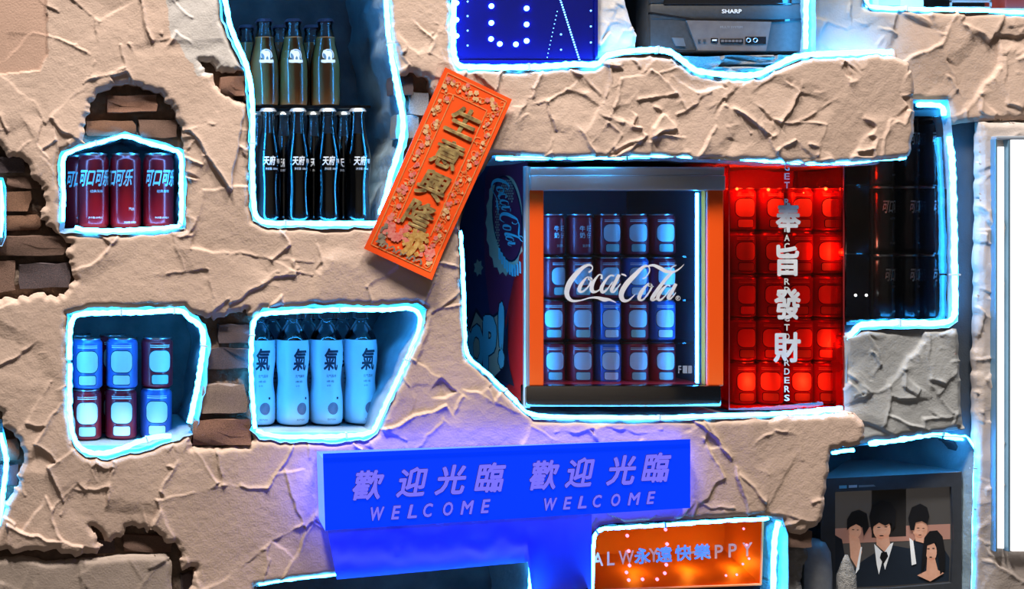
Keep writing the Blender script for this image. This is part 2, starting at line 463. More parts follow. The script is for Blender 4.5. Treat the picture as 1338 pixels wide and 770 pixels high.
BEAM_END = [(1188, 82), (1194, 105), (1197, 130), (1196, 180), (1190, 203), (1180, 210)]
N5A = [(1100, 214), (1000, 212), (900, 207), (820, 205), (720, 207), (645, 203), (612, 250), (600, 300), (603, 370), (606, 430), (611, 468), (660, 513), (698, 549), (760, 549), (900, 549), (1000, 546), (1090, 541), (1127, 540)]
LOW_END = [(1132, 552), (1131, 572), (1126, 583), (1104, 585), (1088, 588), (1085, 612), (1078, 660), (1071, 688), (1060, 692), (1048, 700), (1036, 697), (1026, 688), (1022, 676)]
N9T = [(1000, 675), (850, 683), (785, 687), (771, 702), (768, 900)]
N8T = [(699, 900), (698, 738), (690, 731), (600, 739), (500, 746), (400, 756), (334, 767), (330, 900)]
RIGHT_LOW = [(1150, 430), (1135, 430)]
MAIN = [(-260, -200), (588, -200)] + BEAM_TOP + BEAM_END + N5A + LOW_END + N9T + N8T + [(330, 1000), (-260, 1000)]
MAINR = []
for seg, st, am, sd in (([(-260, -200), (588, -200)], 900, 0, 1), (BEAM_TOP, 6, 2.5, 3), (BEAM_END, 6, 2.0, 4), (N5A, 7, 2.0, 5), (LOW_END, 5, 2.0, 6), (N9T, 8, 1.2, 7), (N8T, 8, 1.2, 8)):
    MAINR += ragged(seg, st, am, sd, closed=False)
MAINR += [(330, 1000), (-260, 1000)]
rN1, rN2, rN3, rN4 = ragged(N1, 6, 1.8, 11), ragged(N2, 7, 2.2, 12), ragged(N3, 6, 2.2, 13), ragged(N4, 6, 2.2, 14)
rE = [ragged(e, 4, 4.2, 20 + i) for i, e in enumerate((E1, E2, E3, E5, E6, E7, E8))]
FRAME = (-20, -20, 1360, 790)
WPATCH = [(218, -30), (300, -30), (300, 40), (316, 92), (290, 98), (258, 96), (240, 70), (222, 40)]
CONC = [(-60, -60), (60, -60), (62, 70), (52, 92), (10, 96), (-60, 96)]
def soft(x, y, poly, wob=6):
    xx = x + (fbm(x / 12, y / 12, 5) - .5) * 2 * wob; yy = y + (fbm(x / 12, y / 12, 6) - .5) * 2 * wob
    return inside(xx, yy, poly).astype(float)[:, None]
def tint_main(x, y):
    n = fbm(x / 90, y / 90, 77)[:, None]; b = np.array(BEIGE)[None] * (0.90 + 0.2 * n)
    p = soft(x, y, WPATCH); b = b * (1 - p) + np.array((0.66, 0.60, 0.56))[None] * p
    p = soft(x, y, CONC); b = b * (1 - p) + np.array((0.56, 0.36, 0.27))[None] * p
    return b
def h_main(x, y):
    h = plaster_height(x, y, 74, 60, 60)
    beam = np.clip((x - 560) / 60, 0, 1) * np.clip((240 - y) / 30, 0, 1)
    h2 = plaster_height(x, y, 46, 60, 60) * 1.1
    h = h * (1 - beam) + h2 * beam
    c = inside(x, y, CONC); h = np.where(c, h * 0.35 - 0.004, h)
    return h
wall_back = sheet('wall_back', MAINR, [rN1, rN2, rN3, rN4] + rE, 0.0, h_main, PLASTER, FRAME, 1.45, tint_main, skirt=0.05)
# rough masonry behind the plaster
def h_rock(x, y): return 0.024 * (fbm(x / 26, y / 22, 31, 5) - .5) + 0.008 * (fbm(x / 5, y / 5, 33, 3) - .5) + 0.004 * np.sin(y / 7.2 + 2 * fbm(x / 40, y / 40, 3))
def tint_rock(x, y):
    n = fbm(x / 20, y / 14, 41)[:, None]; q = fbm(x / 6, y / 6, 43)[:, None]
    return np.array((0.10, 0.075, 0.06))[None] * (1 - n) + np.array((0.30, 0.20, 0.145))[None] * n * (0.6 + 0.8 * q)
def grow(poly, d):
    n = len(poly); A = sum(poly[i][0] * poly[(i + 1) % n][1] - poly[(i + 1) % n][0] * poly[i][1] for i in range(n)); sg = 1 if A > 0 else -1
    out = []
    for i in range(n):
        a = np.array(poly[i - 1][:2], float); b = np.array(poly[i][:2], float); c = np.array(poly[(i + 1) % n][:2], float)
        e1 = (b - a) / (np.linalg.norm(b - a) + 1e-9); e2 = (c - b) / (np.linalg.norm(c - b) + 1e-9)
        nn = np.array([e1[1] + e2[1], -e1[0] - e2[0]]) * sg; nn = nn / (np.linalg.norm(nn) + 1e-6)
        q = b + nn * d
        out.append((q[0], q[1]) + tuple(poly[i][2:]))
    return out
ROCKS = sheet('wall_masonry', [(-260, -200), (588, -200), (588, 120), (560, 600), (330, 700), (330, 1000), (-260, 1000)], [rN1, rN2, rN3, rN4], 0.026, h_rock, ROCK, (-20, -20, 600, 790), 3.0, tint_rock, skirt=0.03, lip=0.0)
# deeper plaster faces on the right
U = [(1066, -120), (1126, -120), (1128, -10), (1131, 8), (1145, 12), (1200, 13), (1338, 17), (1500, 22), (1500, 157), (1338, 157), (1284, 158), (1248, 163), (1243, 150), (1239, 131), (1196, 130), (1150, 140), (1066, 140)]
def tint_u(x, y):
    n = fbm(x / 60, y / 60, 17)[:, None]; t = np.clip((x - 1130 + 40 * (fbm(x / 20, y / 20, 9) - .5)) / 70, 0, 1)[:, None]
    return (np.array(GREY)[None] * (1 - t) + np.array(BEIGE)[None] * t) * (0.9 + 0.2 * n)
wall_upper = sheet('wall_upper_right', ragged(U, 7, 1.2, 31), [], 0.05, lambda x, y: plaster_height(x, y, 46, -1000, 160), PLASTER, (1060, -20, 1360, 170), 1.8, tint_u, skirt=0.05)
G = [(1104, 440), (1125, 432), (1180, 431), (1252, 430), (1256, 470), (1258, 530), (1262, 560), (1235, 566), (1190, 571), (1135, 578), (1104, 585)]
wall_grey = sheet('wall_lower_right', ragged(G, 6, 1.8, 41), [], 0.035, lambda x, y: plaster_height(x, y, 46, -900, -200) * 1.1, PLASTER, (1100, 420, 1270, 590), 1.7, lambda x, y: np.array((0.43, 0.43, 0.425))[None] * (0.9 + 0.2 * fbm(x / 30, y / 30, 3)[:, None]), skirt=0.03)
Cc = [(1283, 160), (1500, 160), (1500, 1000), (1262, 1000), (1270, 770), (1273, 700), (1277, 600), (1279, 400), (1281, 300)]
wall_col = sheet('wall_right', ragged(Cc, 6, 1.8, 51), [], 0.044, lambda x, y: plaster_height(x, y, 46, -700, 20), PLASTER, (1262, 155, 1360, 790), 1.9, lambda x, y: np.array((0.56, 0.47, 0.42))[None] * (0.9 + 0.2 * fbm(x / 30, y / 30, 3)[:, None]), skirt=0.02)
REC = [(1225, 120), (1300, 120), (1300, 640), (1262, 600), (1225, 560)]
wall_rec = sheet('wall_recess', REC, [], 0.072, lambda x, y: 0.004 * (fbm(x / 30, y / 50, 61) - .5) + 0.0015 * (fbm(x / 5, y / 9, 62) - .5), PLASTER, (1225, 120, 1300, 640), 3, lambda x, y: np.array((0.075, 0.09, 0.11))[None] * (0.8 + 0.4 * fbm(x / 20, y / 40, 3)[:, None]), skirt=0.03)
PIL = [(780, -120), (812, -120), (816, -5), (823, 22), (833, 45), (832, 64), (815, 72), (780, 76)]
wall_pil = sheet('wall_pier', ragged(PIL, 6, 1.5, 61), [], 0.03, lambda x, y: plaster_height(x, y, 46, -300, 300), PLASTER, (770, -20, 840, 80), 1.8, lambda x, y: np.array((0.66, 0.60, 0.56))[None] * (0.85 + 0.3 * fbm(x / 15, y / 15, 3)[:, None]), skirt=0.10)
PIL2 = [(1004, 690), (1024, 674), (1034, 690), (1048, 698), (1056, 712), (1050, 760), (1046, 900), (1010, 900), (1008, 760)]
wall_pil2 = sheet('wall_pier', ragged(PIL2, 6, 2.0, 71), [], 0.028, lambda x, y: h_rock(x, y) * 0.7, ROCK, (1000, 660, 1070, 790), 2.5, lambda x, y: np.array((0.24, 0.23, 0.23))[None] * (0.7 + 0.6 * fbm(x / 10, y / 10, 3)[:, None]), skirt=0.10)

# ------------------------------------------------------------------ niche linings
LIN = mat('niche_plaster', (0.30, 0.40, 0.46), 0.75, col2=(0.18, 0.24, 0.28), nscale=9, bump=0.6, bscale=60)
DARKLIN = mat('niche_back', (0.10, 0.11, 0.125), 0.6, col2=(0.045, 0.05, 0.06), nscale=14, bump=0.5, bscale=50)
def lining(poly, depth, shrink=5.0, y0=0.0, cham=0.018, back=None, parent=None):
    """walls of a wall niche: chamfered mouth, straight sides, back"""
    rings = []
    O = [(p[0], p[1], (p[2] if len(p) > 2 else y0)) for p in poly]
    I = grow(O, -shrink)
    V, F = [], []
    W0 = [P(p[0], p[1], p[2] + 0.001) for p in O]
    Wi = [P(p[0], p[1], p[2] + 0.001) for p in I]
    r1 = [Vector((q.x, q.y + cham, q.z)) for q in Wi]
    nd = 5
    rings = [W0, r1]
    for j in range(1, nd + 1):
        t = j / nd
        rings.append([Vector((q.x + 0.004 * math.sin(7 * q.z * 9 + j), q.y + cham + (depth - (q.y)) * t, q.z + 0.003 * math.sin(q.x * 60 + j * 2))) for q in Wi])
    n = len(O)
    for r in rings: V += r
    for j in range(len(rings) - 1):
        for i in range(n): F.append((j * n + i, j * n + (i + 1) % n, (j + 1) * n + (i + 1) % n, (j + 1) * n + i))
    mi = [0] * len(F)
    bk = [(q.x, q.z) for q in rings[-1]]; off = (len(rings) - 1) * n
    for t in tri_poly(bk): F.append(tuple(off + i for i in t)); mi.append(1)
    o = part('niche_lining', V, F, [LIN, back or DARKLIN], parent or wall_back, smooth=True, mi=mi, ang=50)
    return o
def ledge(px0, px1, py, y0, y1, parent=wall_back, t=0.02, name='niche_floor', m=None):
    """flat floor of a niche: top at height of pixel py at depth y0"""
    z = P(0, py, y0).z; a = P(px0, py, y0).x; b = P(px1, py, y0).x
    v, f = g_bevel(a, b, y0, y1, z - t, z, 0.002, 1)
    part(name, v, f, m or LIN, parent)
    return z
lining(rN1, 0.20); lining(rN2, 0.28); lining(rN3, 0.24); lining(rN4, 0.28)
N67 = ragged(BEAM_TOP[:-2] + [(1066, 74, 0.0), (1066, -120, 0.0)], 12, 1.0, 3)
lining(N67, 0.40, back=LIN, shrink=2)
N5 = N5A[:-2] + [(1108, 543, 0.035), (1107, 450, 0.035), (1125, 431, 0.035), (1240, 429, 0.035), (1251, 420, 0.035), (1252, 330, 0.035), (1247, 210, 0.035), (1243, 165, 0.035), (1239, 131, 0.035), (1150, 130, 0.035), (1150, 212, 0.03)]
lining(ragged(N5, 10, 1.2, 5), 0.50, shrink=3)
lining(ragged(N8T, 10, 1.0, 8), 0.22, shrink=4)
lining(ragged([(1030, 900), (1030, 700), (1022, 676)] + N9T, 10, 1.0, 7), 0.25, shrink=3)
N10 = [(1052, 900, .035), (1050, 720, .035), (1060, 640, .035), (1070, 590, .035), (1135, 581, .035), (1180, 574, .035), (1225, 569, .035), (1262, 572, .035), (1273, 588, .035), (1271, 640, .035), (1268, 900, .035)]
lining(ragged(N10, 10, 1.0, 9), 0.40, shrink=3, back=LIN)
NTR = [(1128, -120, .05), (1128, 0, .05), (1136, 11, .05), (1200, 14, .05), (1338, 18, .05), (1500, 23, .05), (1500, -120, .05)]
lining(ragged(NTR, 12, 0.8, 10), 0.30, shrink=2)
lining([(-200, 230), (4, 232), (8, 245), (8, 310), (3, 322), (-200, 325)], 0.2, shrink=3)
lining([(-200, 545), (2, 548), (9, 580), (12, 610), (6, 650), (0, 690), (-200, 690)], 0.2, shrink=3)

# ------------------------------------------------------------------ bricks
BRK = [mat('brick_%d' % i, c, 0.9, col2=tuple(q * 0.55 for q in c), nscale=45, bump=0.8, bscale=90) for i, c in enumerate([(0.34, 0.17, 0.10), (0.40, 0.20, 0.13), (0.28, 0.16, 0.115), (0.42, 0.30, 0.24)])]
GBRK = mat('grey_brick', (0.42, 0.40, 0.37), 0.9, col2=(0.22, 0.22, 0.22), nscale=30, bump=0.8, bscale=80)
DBRK = mat('dark_brick', (0.16, 0.10, 0.10), 0.9, col2=(0.07, 0.06, 0.07), nscale=40, bump=0.8, bscale=90)
def brick_mesh(seed, m):
    rnd = random.Random(seed); bm = bmesh.new()
    bmesh.ops.create_cube(bm, size=1.0); bmesh.ops.subdivide_edges(bm, edges=list(bm.edges), cuts=2, use_grid_fill=True)
    for v in bm.verts:
        v.co += Vector((rnd.uniform(-.035, .035), rnd.uniform(-.09, .09), rnd.uniform(-.06, .06)))
        if v.co.length > 0.75: v.co *= 0.95
    me = bpy.data.meshes.new('brick'); bm.to_mesh(me); bm.free(); me.materials.append(m)
    smooth_by_angle(me, 40)
    return me
BM = [brick_mesh(i, BRK[i % 4]) for i in range(8)]; GBM = [brick_mesh(20 + i, GBRK) for i in range(3)]; DBM = [brick_mesh(30 + i, DBRK) for i in range(2)]
def brick(x0, y0, x1, y1, y, me, parent=None, th=0.05):
    a, b = P(x0, y0, y), P(x1, y1, y)
    o = obj('brick', me, parent or ROCKS); o.location = ((a.x + b.x) / 2, y + th / 2, (a.z + b.z) / 2)
    o.scale = (b.x - a.x, th, a.z - b.z); o.rotation_euler.y = random.uniform(-.03, .03)
    return o
for q in [(263, 503, 322, 541, .004, BM[3]), (252, 549, 328, 583, .002, BM[1]), (285, 424, 326, 448, .012, DBM[0]), (270, 455, 328, 482, .012, DBM[1]),
          (112, 158, 176, 178, .012, BM[0]), (181, 156, 232, 180, .012, BM[2]), (138, 124, 206, 147, .012, BM[5]),
          (-50, 250, 40, 276, .014, BM[4]), (-30, 282, 52, 302, .014, BM[0]), (-10, 308, 84, 334, .012, BM[6]), (-40, 340, 20, 382, .012, BM[2]), (24, 344, 92, 376, .014, DBM[0]), (-30, 205, 32, 226, .014, DBM[1]), (8, 230, 54, 246, .016, BM[2]),
          (-20, 575, 24, 603, .012, BM[0]), (-14, 608, 24, 634, .014, DBM[0]),
          (514, 100, 540, 124, .012, DBM[0]), (535, 120, 560, 150, .016, GBM[0]), (518, 150, 548, 182, .016, GBM[1]),
          (288, 100, 320, 126, .002, BM[1]),
          (160, 700, 226, 722, .016, BM[2]), (100, 705, 150, 724, .020, DBM[1]), (236, 750, 262, 800, .016, DBM[0])]:
    brick(*q)
for q in [(884, 73, 940, 97, .03, GBM[0]), (944, 72, 1012, 84, .03, GBM[1]), (930, 86, 1000, 99, .028, GBM[2]), (1014, 72, 1056, 86, .03, GBM[1])]:
    brick(*q, wall_back, 0.22)
brick(1030, 694, 1062, 716, .008, BM[2], wall_back, 0.03)
# lower plaster slab at the bottom left
SLAB = [(-60, 735), (30, 729), (60, 735), (120, 731), (170, 727), (218, 725), (225, 735), (224, 900), (-60, 900)]
sheet('plaster_slab', ragged(SLAB, 6, 1.2, 81), [], 0.004, lambda x, y: plaster_height(x, y, 74, 400, -500) * .6, PLASTER, (-20, 720, 235, 790), 1.9, lambda x, y: np.array((0.40, 0.31, 0.255))[None] * (0.9 + 0.25 * fbm(x / 40, y / 20, 3)[:, None]), skirt=0.03, parent=wall_back)

# ------------------------------------------------------------------ LED strips
LEDM = mat_emit('led_glow', LED, LED_S)
CLIP = mat('black_plastic', (0.03, 0.03, 0.035), 0.5)
CLIPW = mat('clear_clip', (0.75, 0.8, 0.85), 0.3)
def strip(path, label, y=0.006, r=0.0034, clips=(), wob=1.0, group='neon strips round the niches'):
    pts = catmull([(p[0], p[1], (p[2] if len(p) > 2 else y)) for p in path], 8)
    # resample every 5 px
    out = [pts[0]]; acc = 0
    for a, b in zip(pts[:-1], pts[1:]):
        acc += float(np.hypot(b[0] - a[0], b[1] - a[1]))
        if acc >= 4.6: out.append(b); acc = 0
    rs = []; W = []
    for i, q in enumerate(out):
        W.append(P(q[0] + random.uniform(-.5, .5) * wob, q[1] + random.uniform(-.5, .5) * wob, q[2])); rs.append(1.22 * r * (1.12 if i % 2 else 0.92) * random.uniform(.93, 1.07))
    v, f = g_tube(W, r, 6, rr=rs)
    L = W[0].copy()
    o = obj('led_strip', me_of('led_strip', [q - L for q in v], f, LEDM, True), None, L); tag(o, label, 'neon strip', None)
    for c in clips:
        i = int(c * (len(W) - 2)); t = (W[i + 1] - W[i]).normalized(); up = Vector((0, 1, 0)); sd = t.cross(up).normalized()
        a = W[i]; vv = []
        for dz in (-1, 1):
            for s2 in (-1, 1):
                for dt in (-1, 1): vv.append(a + sd * (s2 * r * 1.6) + up * (dz * r * 1.5) + t * (dt * 0.0016) - L)
        fc = [(0, 1, 3, 2), (4, 6, 7, 5), (0, 4, 5, 1), (2, 3, 7, 6), (0, 2, 6, 4), (1, 5, 7, 3)]
        obj('clip', me_of('clip', vv, fc, CLIPW), o)
    return o
strip([(82, 290), (83, 255), (82, 225), (84, 204), (100, 195), (130, 186), (163, 178), (195, 187), (225, 196), (236, 203), (237, 240), (236, 290), (225, 297), (170, 301), (115, 301), (98, 297)], 'cyan neon strip outlining the gabled niche of red cola cans', r=0.0036, clips=(.3, .72))
strip([(289, -100), (290, -30), (294, 0), (300, 30), (310, 58), (322, 85), (328, 115), (330, 150), (330, 210), (331, 262), (336, 284), (350, 291), (400, 292), (450, 292), (496, 292)], 'cyan neon strip down the left side and floor of tall bottle niche', r=0.0040, clips=(.5, .78))
strip([(505, -100), (505, 0), (508, 45), (515, 92), (523, 135), (527, 165), (522, 195), (512, 225), (503, 262), (495, 284)], 'cyan neon strip between the tall bottle niche and the red paper banner', r=0.0044, clips=(.35,))
strip([(91, 470), (91, 440), (94, 420), (104, 411), (140, 409), (190, 408), (236, 406), (246, 415), (262, 427), (266, 445), (262, 480), (255, 520), (247, 556)], 'cyan neon strip over the top and right of niche with six stacked cans', r=0.0042, clips=(.32, .5, .7))
strip([(91, 475), (91, 515), (92, 553), (99, 577), (113, 590), (135, 592), (160, 586), (185, 576), (212, 570), (228, 571)], 'cyan neon strip sagging along the floor under the six stacked cans', r=0.0042, clips=(.9,))
strip([(333, 560), (330, 520), (328, 470), (330, 430), (335, 415), (347, 410), (372, 408), (435, 405), (500, 405), (530, 403), (545, 408), (549, 420), (544, 440), (529, 476), (509, 518), (492, 555), (482, 566), (440, 570), (380, 571), (350, 568), (334, 562)], 'cyan neon strip looping round the niche of milky soda bottles', r=0.0036, clips=(.2, .38, .62, .85))
strip([(594, -100), (593, 0), (592, 60), (596, 80), (606, 87), (690, 88), (745, 84), (780, 84), (797, 71), (850, 65), (875, 68), (895, 82), (910, 92), (940, 97), (985, 98), (1010, 88), (1045, 73), (1110, 69), (1170, 68)], 'long cyan neon strip lying along the top edge of upper plaster beam', y=0.004, r=0.0046, clips=(.3, .55))
strip([(1054, -100), (1054, -20), (1053, 30), (1053, 66)], 'vertical cyan neon strip beside the dark grey television at top', y=0.012, r=0.0042)
strip([(648, 207), (720, 206), (800, 206), (870, 204), (950, 207), (1030, 212), (1100, 213), (1150, 208), (1186, 206)], 'cyan neon strip under the upper beam above the cola fridge', y=0.008, r=0.0032, clips=(.3,))
strip([(601, 302), (604, 340), (606, 390), (607, 430), (611, 464), (640, 492), (670, 520), (690, 540), (730, 545), (800, 546), (870, 546), (940, 543), (1010, 541), (1070, 536), (1100, 533)], 'cyan neon strip running down beside and beneath the cola fridge', y=0.008, r=0.0034, clips=(.4, .7))
strip([(1198, 137, .045), (1222, 137, .045), (1232, 140, .045), (1233, 152, .045)], 'short hooked cyan neon piece at the top of black can case', r=0.0042)
strip([(1240, 178, .04), (1244, 210, .04), (1246, 260, .04), (1247, 330, .04), (1248, 400, .04), (1245, 416, .04), (1230, 422, .04), (1180, 422, .04), (1130, 424, .04), (1118, 430, .04), (1104, 448, .04)], 'cyan neon strip down the right of black can case and along its floor', r=0.0046, clips=(.45, .8))
strip([(1136, 580, .050), (1180, 574, .050), (1222, 567, .050), (1240, 571, .050), (1262, 574, .050), (1269, 588, .050), (1268, 640, .050), (1267, 700, .050), (1265, 800, .050)], 'cyan neon strip arching over the lower right television niche', r=0.0046, clips=(.35, .6))
strip([(1087, 592, .03), (1100, 590, .03), (1115, 588, .03)], 'tiny cyan neon stub under the end of lower plaster beam', r=0.003)
strip([(338, 764), (400, 755), (500, 746), (600, 739), (685, 732), (693, 736), (692, 770), (690, 830)], 'thin cyan neon strip on the dark niche below the welcome sign', r=0.0026, clips=(.3, .7))
strip([(773, 830), (774, 770), (776, 708), (784, 693), (805, 690), (860, 687), (930, 682), (1004, 678)], 'cyan neon strip framing the left and top of orange acrylic box', y=0.004, r=0.0030, clips=(.4, .7))
strip([(1017, 681, .012), (1013, 700, .012), (1011, 735, .012), (1009, 830, .012)], 'short upright cyan neon strip to the right of the orange acrylic box', r=0.0046)
strip([(1131, -60, .056), (1133, 2, .056), (1142, 9, .056), (1200, 12, .056), (1270, 13, .056), (1338, 16, .056), (1480, 20, .056)], 'cyan neon strip edging the shelf at the top right corner', r=0.0036, clips=(.4,))
strip([(0, 236), (2, 260), (2, 290), (0, 312)], 'cyan neon strip at left edge beside the broken brick patch', r=0.0036)
strip([(0, 566), (7, 595), (8, 612), (4, 645), (-2, 690)], 'bowed cyan neon strip at the lower left edge of frame', r=0.0040)

# ------------------------------------------------------------------ cans
ALU = mat('can_lid_metal', (0.75, 0.75, 0.77), 0.3, 1.0, nscale=60)
RED = mat('cola_red', (0.62, 0.012, 0.02), 0.28, 0.55, col2=(0.48, 0.008, 0.016), nscale=6, coat=0.4)
BLK = mat('can_black', (0.03, 0.032, 0.036), 0.25, 0.5, nscale=6, coat=0.4)
PRINT = mat('white_print', (0.85, 0.85, 0.86), 0.45, nscale=30)
GPRINT = mat('grey_print', (0.30, 0.30, 0.31), 0.45, nscale=30)
SILV = mat('silver_print', (0.80, 0.81, 0.83), 0.55, 0.0, col2=(0.62, 0.64, 0.67), nscale=30)
INK = mat('dark_ink', (0.012, 0.018, 0.045), 0.5, nscale=30)
def can_parts(h, r, body_m, prints):
    """shared meshes of a drinks can: body, lid (with pull tab), printed marks"""
    n = r * 0.86
    v, f = g_lathe([(r * .72, 0), (r * .84, 0.0015), (r * .97, h * .05), (r, h * .075), (r, h * .90), (r * .97, h * .93), (n, h * .965), (n, h * .975)], 32)
    me = me_of('can_body', v, f, body_m); smooth_by_angle(me, 50)
    v, f = g_lathe([(n * 1.0, h * .972), (n * 1.05, h * .985), (n * 1.04, h), (n * .97, h), (n * .93, h * .982), (0.0005, h * .98)], 32, cap=False)
    lid = me_of('lid', v, f, ALU); smooth_by_angle(lid, 60)
    v, f = g_bevel(-r * .16, r * .16, -r * .5, r * .25, h * .983, h * .992, 0.0008, 1)
    tab = me_of('pull_tab', v, f, ALU)
    return [('can_body', me), ('lid', lid, ('pull_tab', tab))] + [(nm, me_of(nm, g[0], g[1], m)) for nm, g, m in prints]
# red cola cans, gabled niche
H1, R1 = 0.151, 0.0312
coke = can_parts(H1, R1, RED, [
    ('brand_lettering', text_wrap('可口可乐', 0.072, H1 * .56, H1 * .79, R1, 0.03, 0.4), PRINT),
    ('flavour_lettering', text_wrap('经典美味', 0.026, H1 * .475, H1 * .515, R1, 0.01, 0, 0.002), PRINT),
    ('small_lettering', text_wrap('净含量:330毫升', 0.030, H1 * .135, H1 * .16, R1, 0.008), PRINT)])
coke2 = can_parts(H1, R1, RED, [
    ('brand_lettering', text_wrap('可口可乐', 0.072, H1 * .56, H1 * .79, R1, 0.03, 0.4, -0.014), PRINT),
    ('flavour_lettering', text_wrap('汽水', 0.012, H1 * .24, H1 * .285, R1, 0.01, 0, 0.018), PRINT),
    ('small_lettering', text_wrap('净含量:330毫升', 0.026, H1 * .07, H1 * .10, R1, 0.008, 0, 0.016), PRINT)])
z1 = ledge(82, 238, 299, 0.022, 0.19)
for i, (px, y, rz, lab, ps) in enumerate([(122, .070, 0.10, 'left', coke), (164, .070, -0.25, 'middle', coke2), (207, .070, 0.15, 'right', coke)]):
    instance(ps, 'soda_can', '%s red cola can in front row of the gabled niche' % lab, 'can', (P(px, 0, y).x, y, z1), rz, 'red cola cans in the gabled niche')
instance(coke, 'soda_can', 'red cola can half hidden behind the left front can in gabled niche', 'can', (P(102, 0, .137).x, .137, z1), 0.3, 'red cola cans in the gabled niche')
# milk cans: red body with a plain pale panel
MRED = mat('milk_can_red', (0.42, 0.02, 0.035), 0.32, 0.3, col2=(0.33, 0.014, 0.03), nscale=8, coat=0.3)
MBLU = mat('milk_can_blue', (0.10, 0.20, 0.62), 0.32, 0.3, col2=(0.07, 0.15, 0.5), nscale=8, coat=0.3)
PALE = mat('pale_panel', (0.82, 0.80, 0.78), 0.42, col2=(0.74, 0.72, 0.70), nscale=14)
TEAL = mat('pale_green_band', (0.45, 0.66, 0.55), 0.45, nscale=14)
H2, R2 = 0.0955, 0.0300
def rrect(x0, x1, z0, z1, rad, n=5):
    o = []
    for cx, cz, a0 in ((x1 - rad, z1 - rad, 0), (x0 + rad, z1 - rad, 90), (x0 + rad, z0 + rad, 180), (x1 - rad, z0 + rad, 270)):
        for k in range(n + 1):
            a = math.radians(a0 + 90 * k / n); o.append((cx + rad * math.cos(a), cz + rad * math.sin(a)))
    return o
def pw(pts, r, eps): return wrap(pts, tri_poly(pts), r, eps, 0.004)
def milk(body, band, rot=0):
    z = lambda t: t * H2
    panel = rrect(-.0215, .0215, z(.335), z(.755), .013)
    frame = rrect(-.0230, .0230, z(.318), z(.772), .0145)
    low = rrect(-.0165, .0165, z(.095), z(.275), .004)
    lowf = rrect(-.018, .018, z(.082), z(.29), .005)
    low2 = rrect(-.0085, .0085, z(.12), z(.25), .003)
    return can_parts(H2, R2, body, [
        ('panel_outline', pw(frame, R2, .00022), INK), ('panel', pw(panel, R2, .00042), PALE),
        ('band_outline', pw(lowf, R2, .00022), INK), ('band', pw(low, R2, .00042), band),
        ('stripe', join(pw(rrect(-.02, .02, z(.815), z(.835), .0008), R2, .0003), pw(rrect(-.02, .02, z(.855), z(.868), .0005), R2, .0003)), PRINT)])
mr, mb, mw = milk(MRED, TEAL), milk(MBLU, PALE), milk(MRED, PALE)
backp = can_parts(H2, R2, MRED, [
    ('brand_lettering', join(text_wrap('旺', .012, H2 * .58, H2 * .72, R2, .02, 0, .010), text_wrap('仔', .012, H2 * .42, H2 * .56, R2, .02, 0, .010), text_wrap('牛', .012, H2 * .58, H2 * .72, R2, .02, 0, -.006), text_wrap('奶', .012, H2 * .42, H2 * .56, R2, .02, 0, -.006)), PRINT),
    ('small_lettering', text_wrap('复原乳', .02, H2 * .2, H2 * .27, R2, .01, 0, .004), PRINT)])
z3 = ledge(90, 262, 581, 0.020, 0.23)
rows3 = ['bottom', 'top']
for i, (px, y, nm) in enumerate([(112, .090, 'left'), (158, .100, 'middle'), (204, .110, 'right')]):
    for k in range(2):
        ps = [[mr, mb], [mw, mb], [mb, mr]][i][k]
        instance(ps, 'milk_can', 'red and pale milk can, %s of the %s row in six-can niche' % (nm, rows3[k]), 'can', (P(px, 0, y).x + (.002 if k else 0), y, z3 + k * (H2 * 1.07 + .0005)), random.uniform(-.12, .12), 'milk cans in the square niche', 1.07)
for px, y, nm in ((102, .164, 'left'), (148, .174, 'middle')):
    for k in range(2):
        instance(mr, 'milk_can', 'milk can behind the %s stack of square niche, %s' % (nm, ['lower one', 'only its rim showing'][k]), 'can', (P(px, 0, y).x, y, z3 + k * (H2 * 1.07 + .0005)), 0, 'milk cans in the square niche', 1.07)

# ------------------------------------------------------------------ glass bottles
CLEAR = mat_glass('clear_glass', (0.90, 0.95, 0.97), 1.6)
COLA = mat('cola_liquid', (0.012, 0.008, 0.010), 0.12, col2=(0.008, 0.006, 0.008), nscale=20, coat=0.6)
ORNG = mat('orange_soda', (0.62, 0.24, 0.06), 0.45, col2=(0.54, 0.20, 0.05), nscale=10, coat=0.4)
CAPM = mat('crown_cap', (0.72, 0.66, 0.60), 0.35, 0.8, nscale=60)
CAPD = mat('crown_cap_violet', (0.20, 0.14, 0.22), 0.4, 0.5, nscale=60)
def crown(zc, r):
    v, f = [], []; seg = 42
    for rr, z in ((0.0005, zc + .0062), (r * .8, zc + .006), (r * .95, zc + .0045), (r * 1.0, zc + .002), (r * 1.12, zc - .001)):
        for i in range(seg):
            q = rr * (1 + (.05 if i % 2 else 0) * (z < zc + .003)); a = 2 * math.pi * i / seg; v.append((q * math.cos(a), q * math.sin(a), z))
    for j in range(4):
        for i in range(seg): f.append((j * seg + i, (j + 1) * seg + i, (j + 1) * seg + (i + 1) % seg, j * seg + (i + 1) % seg))
    return v, f
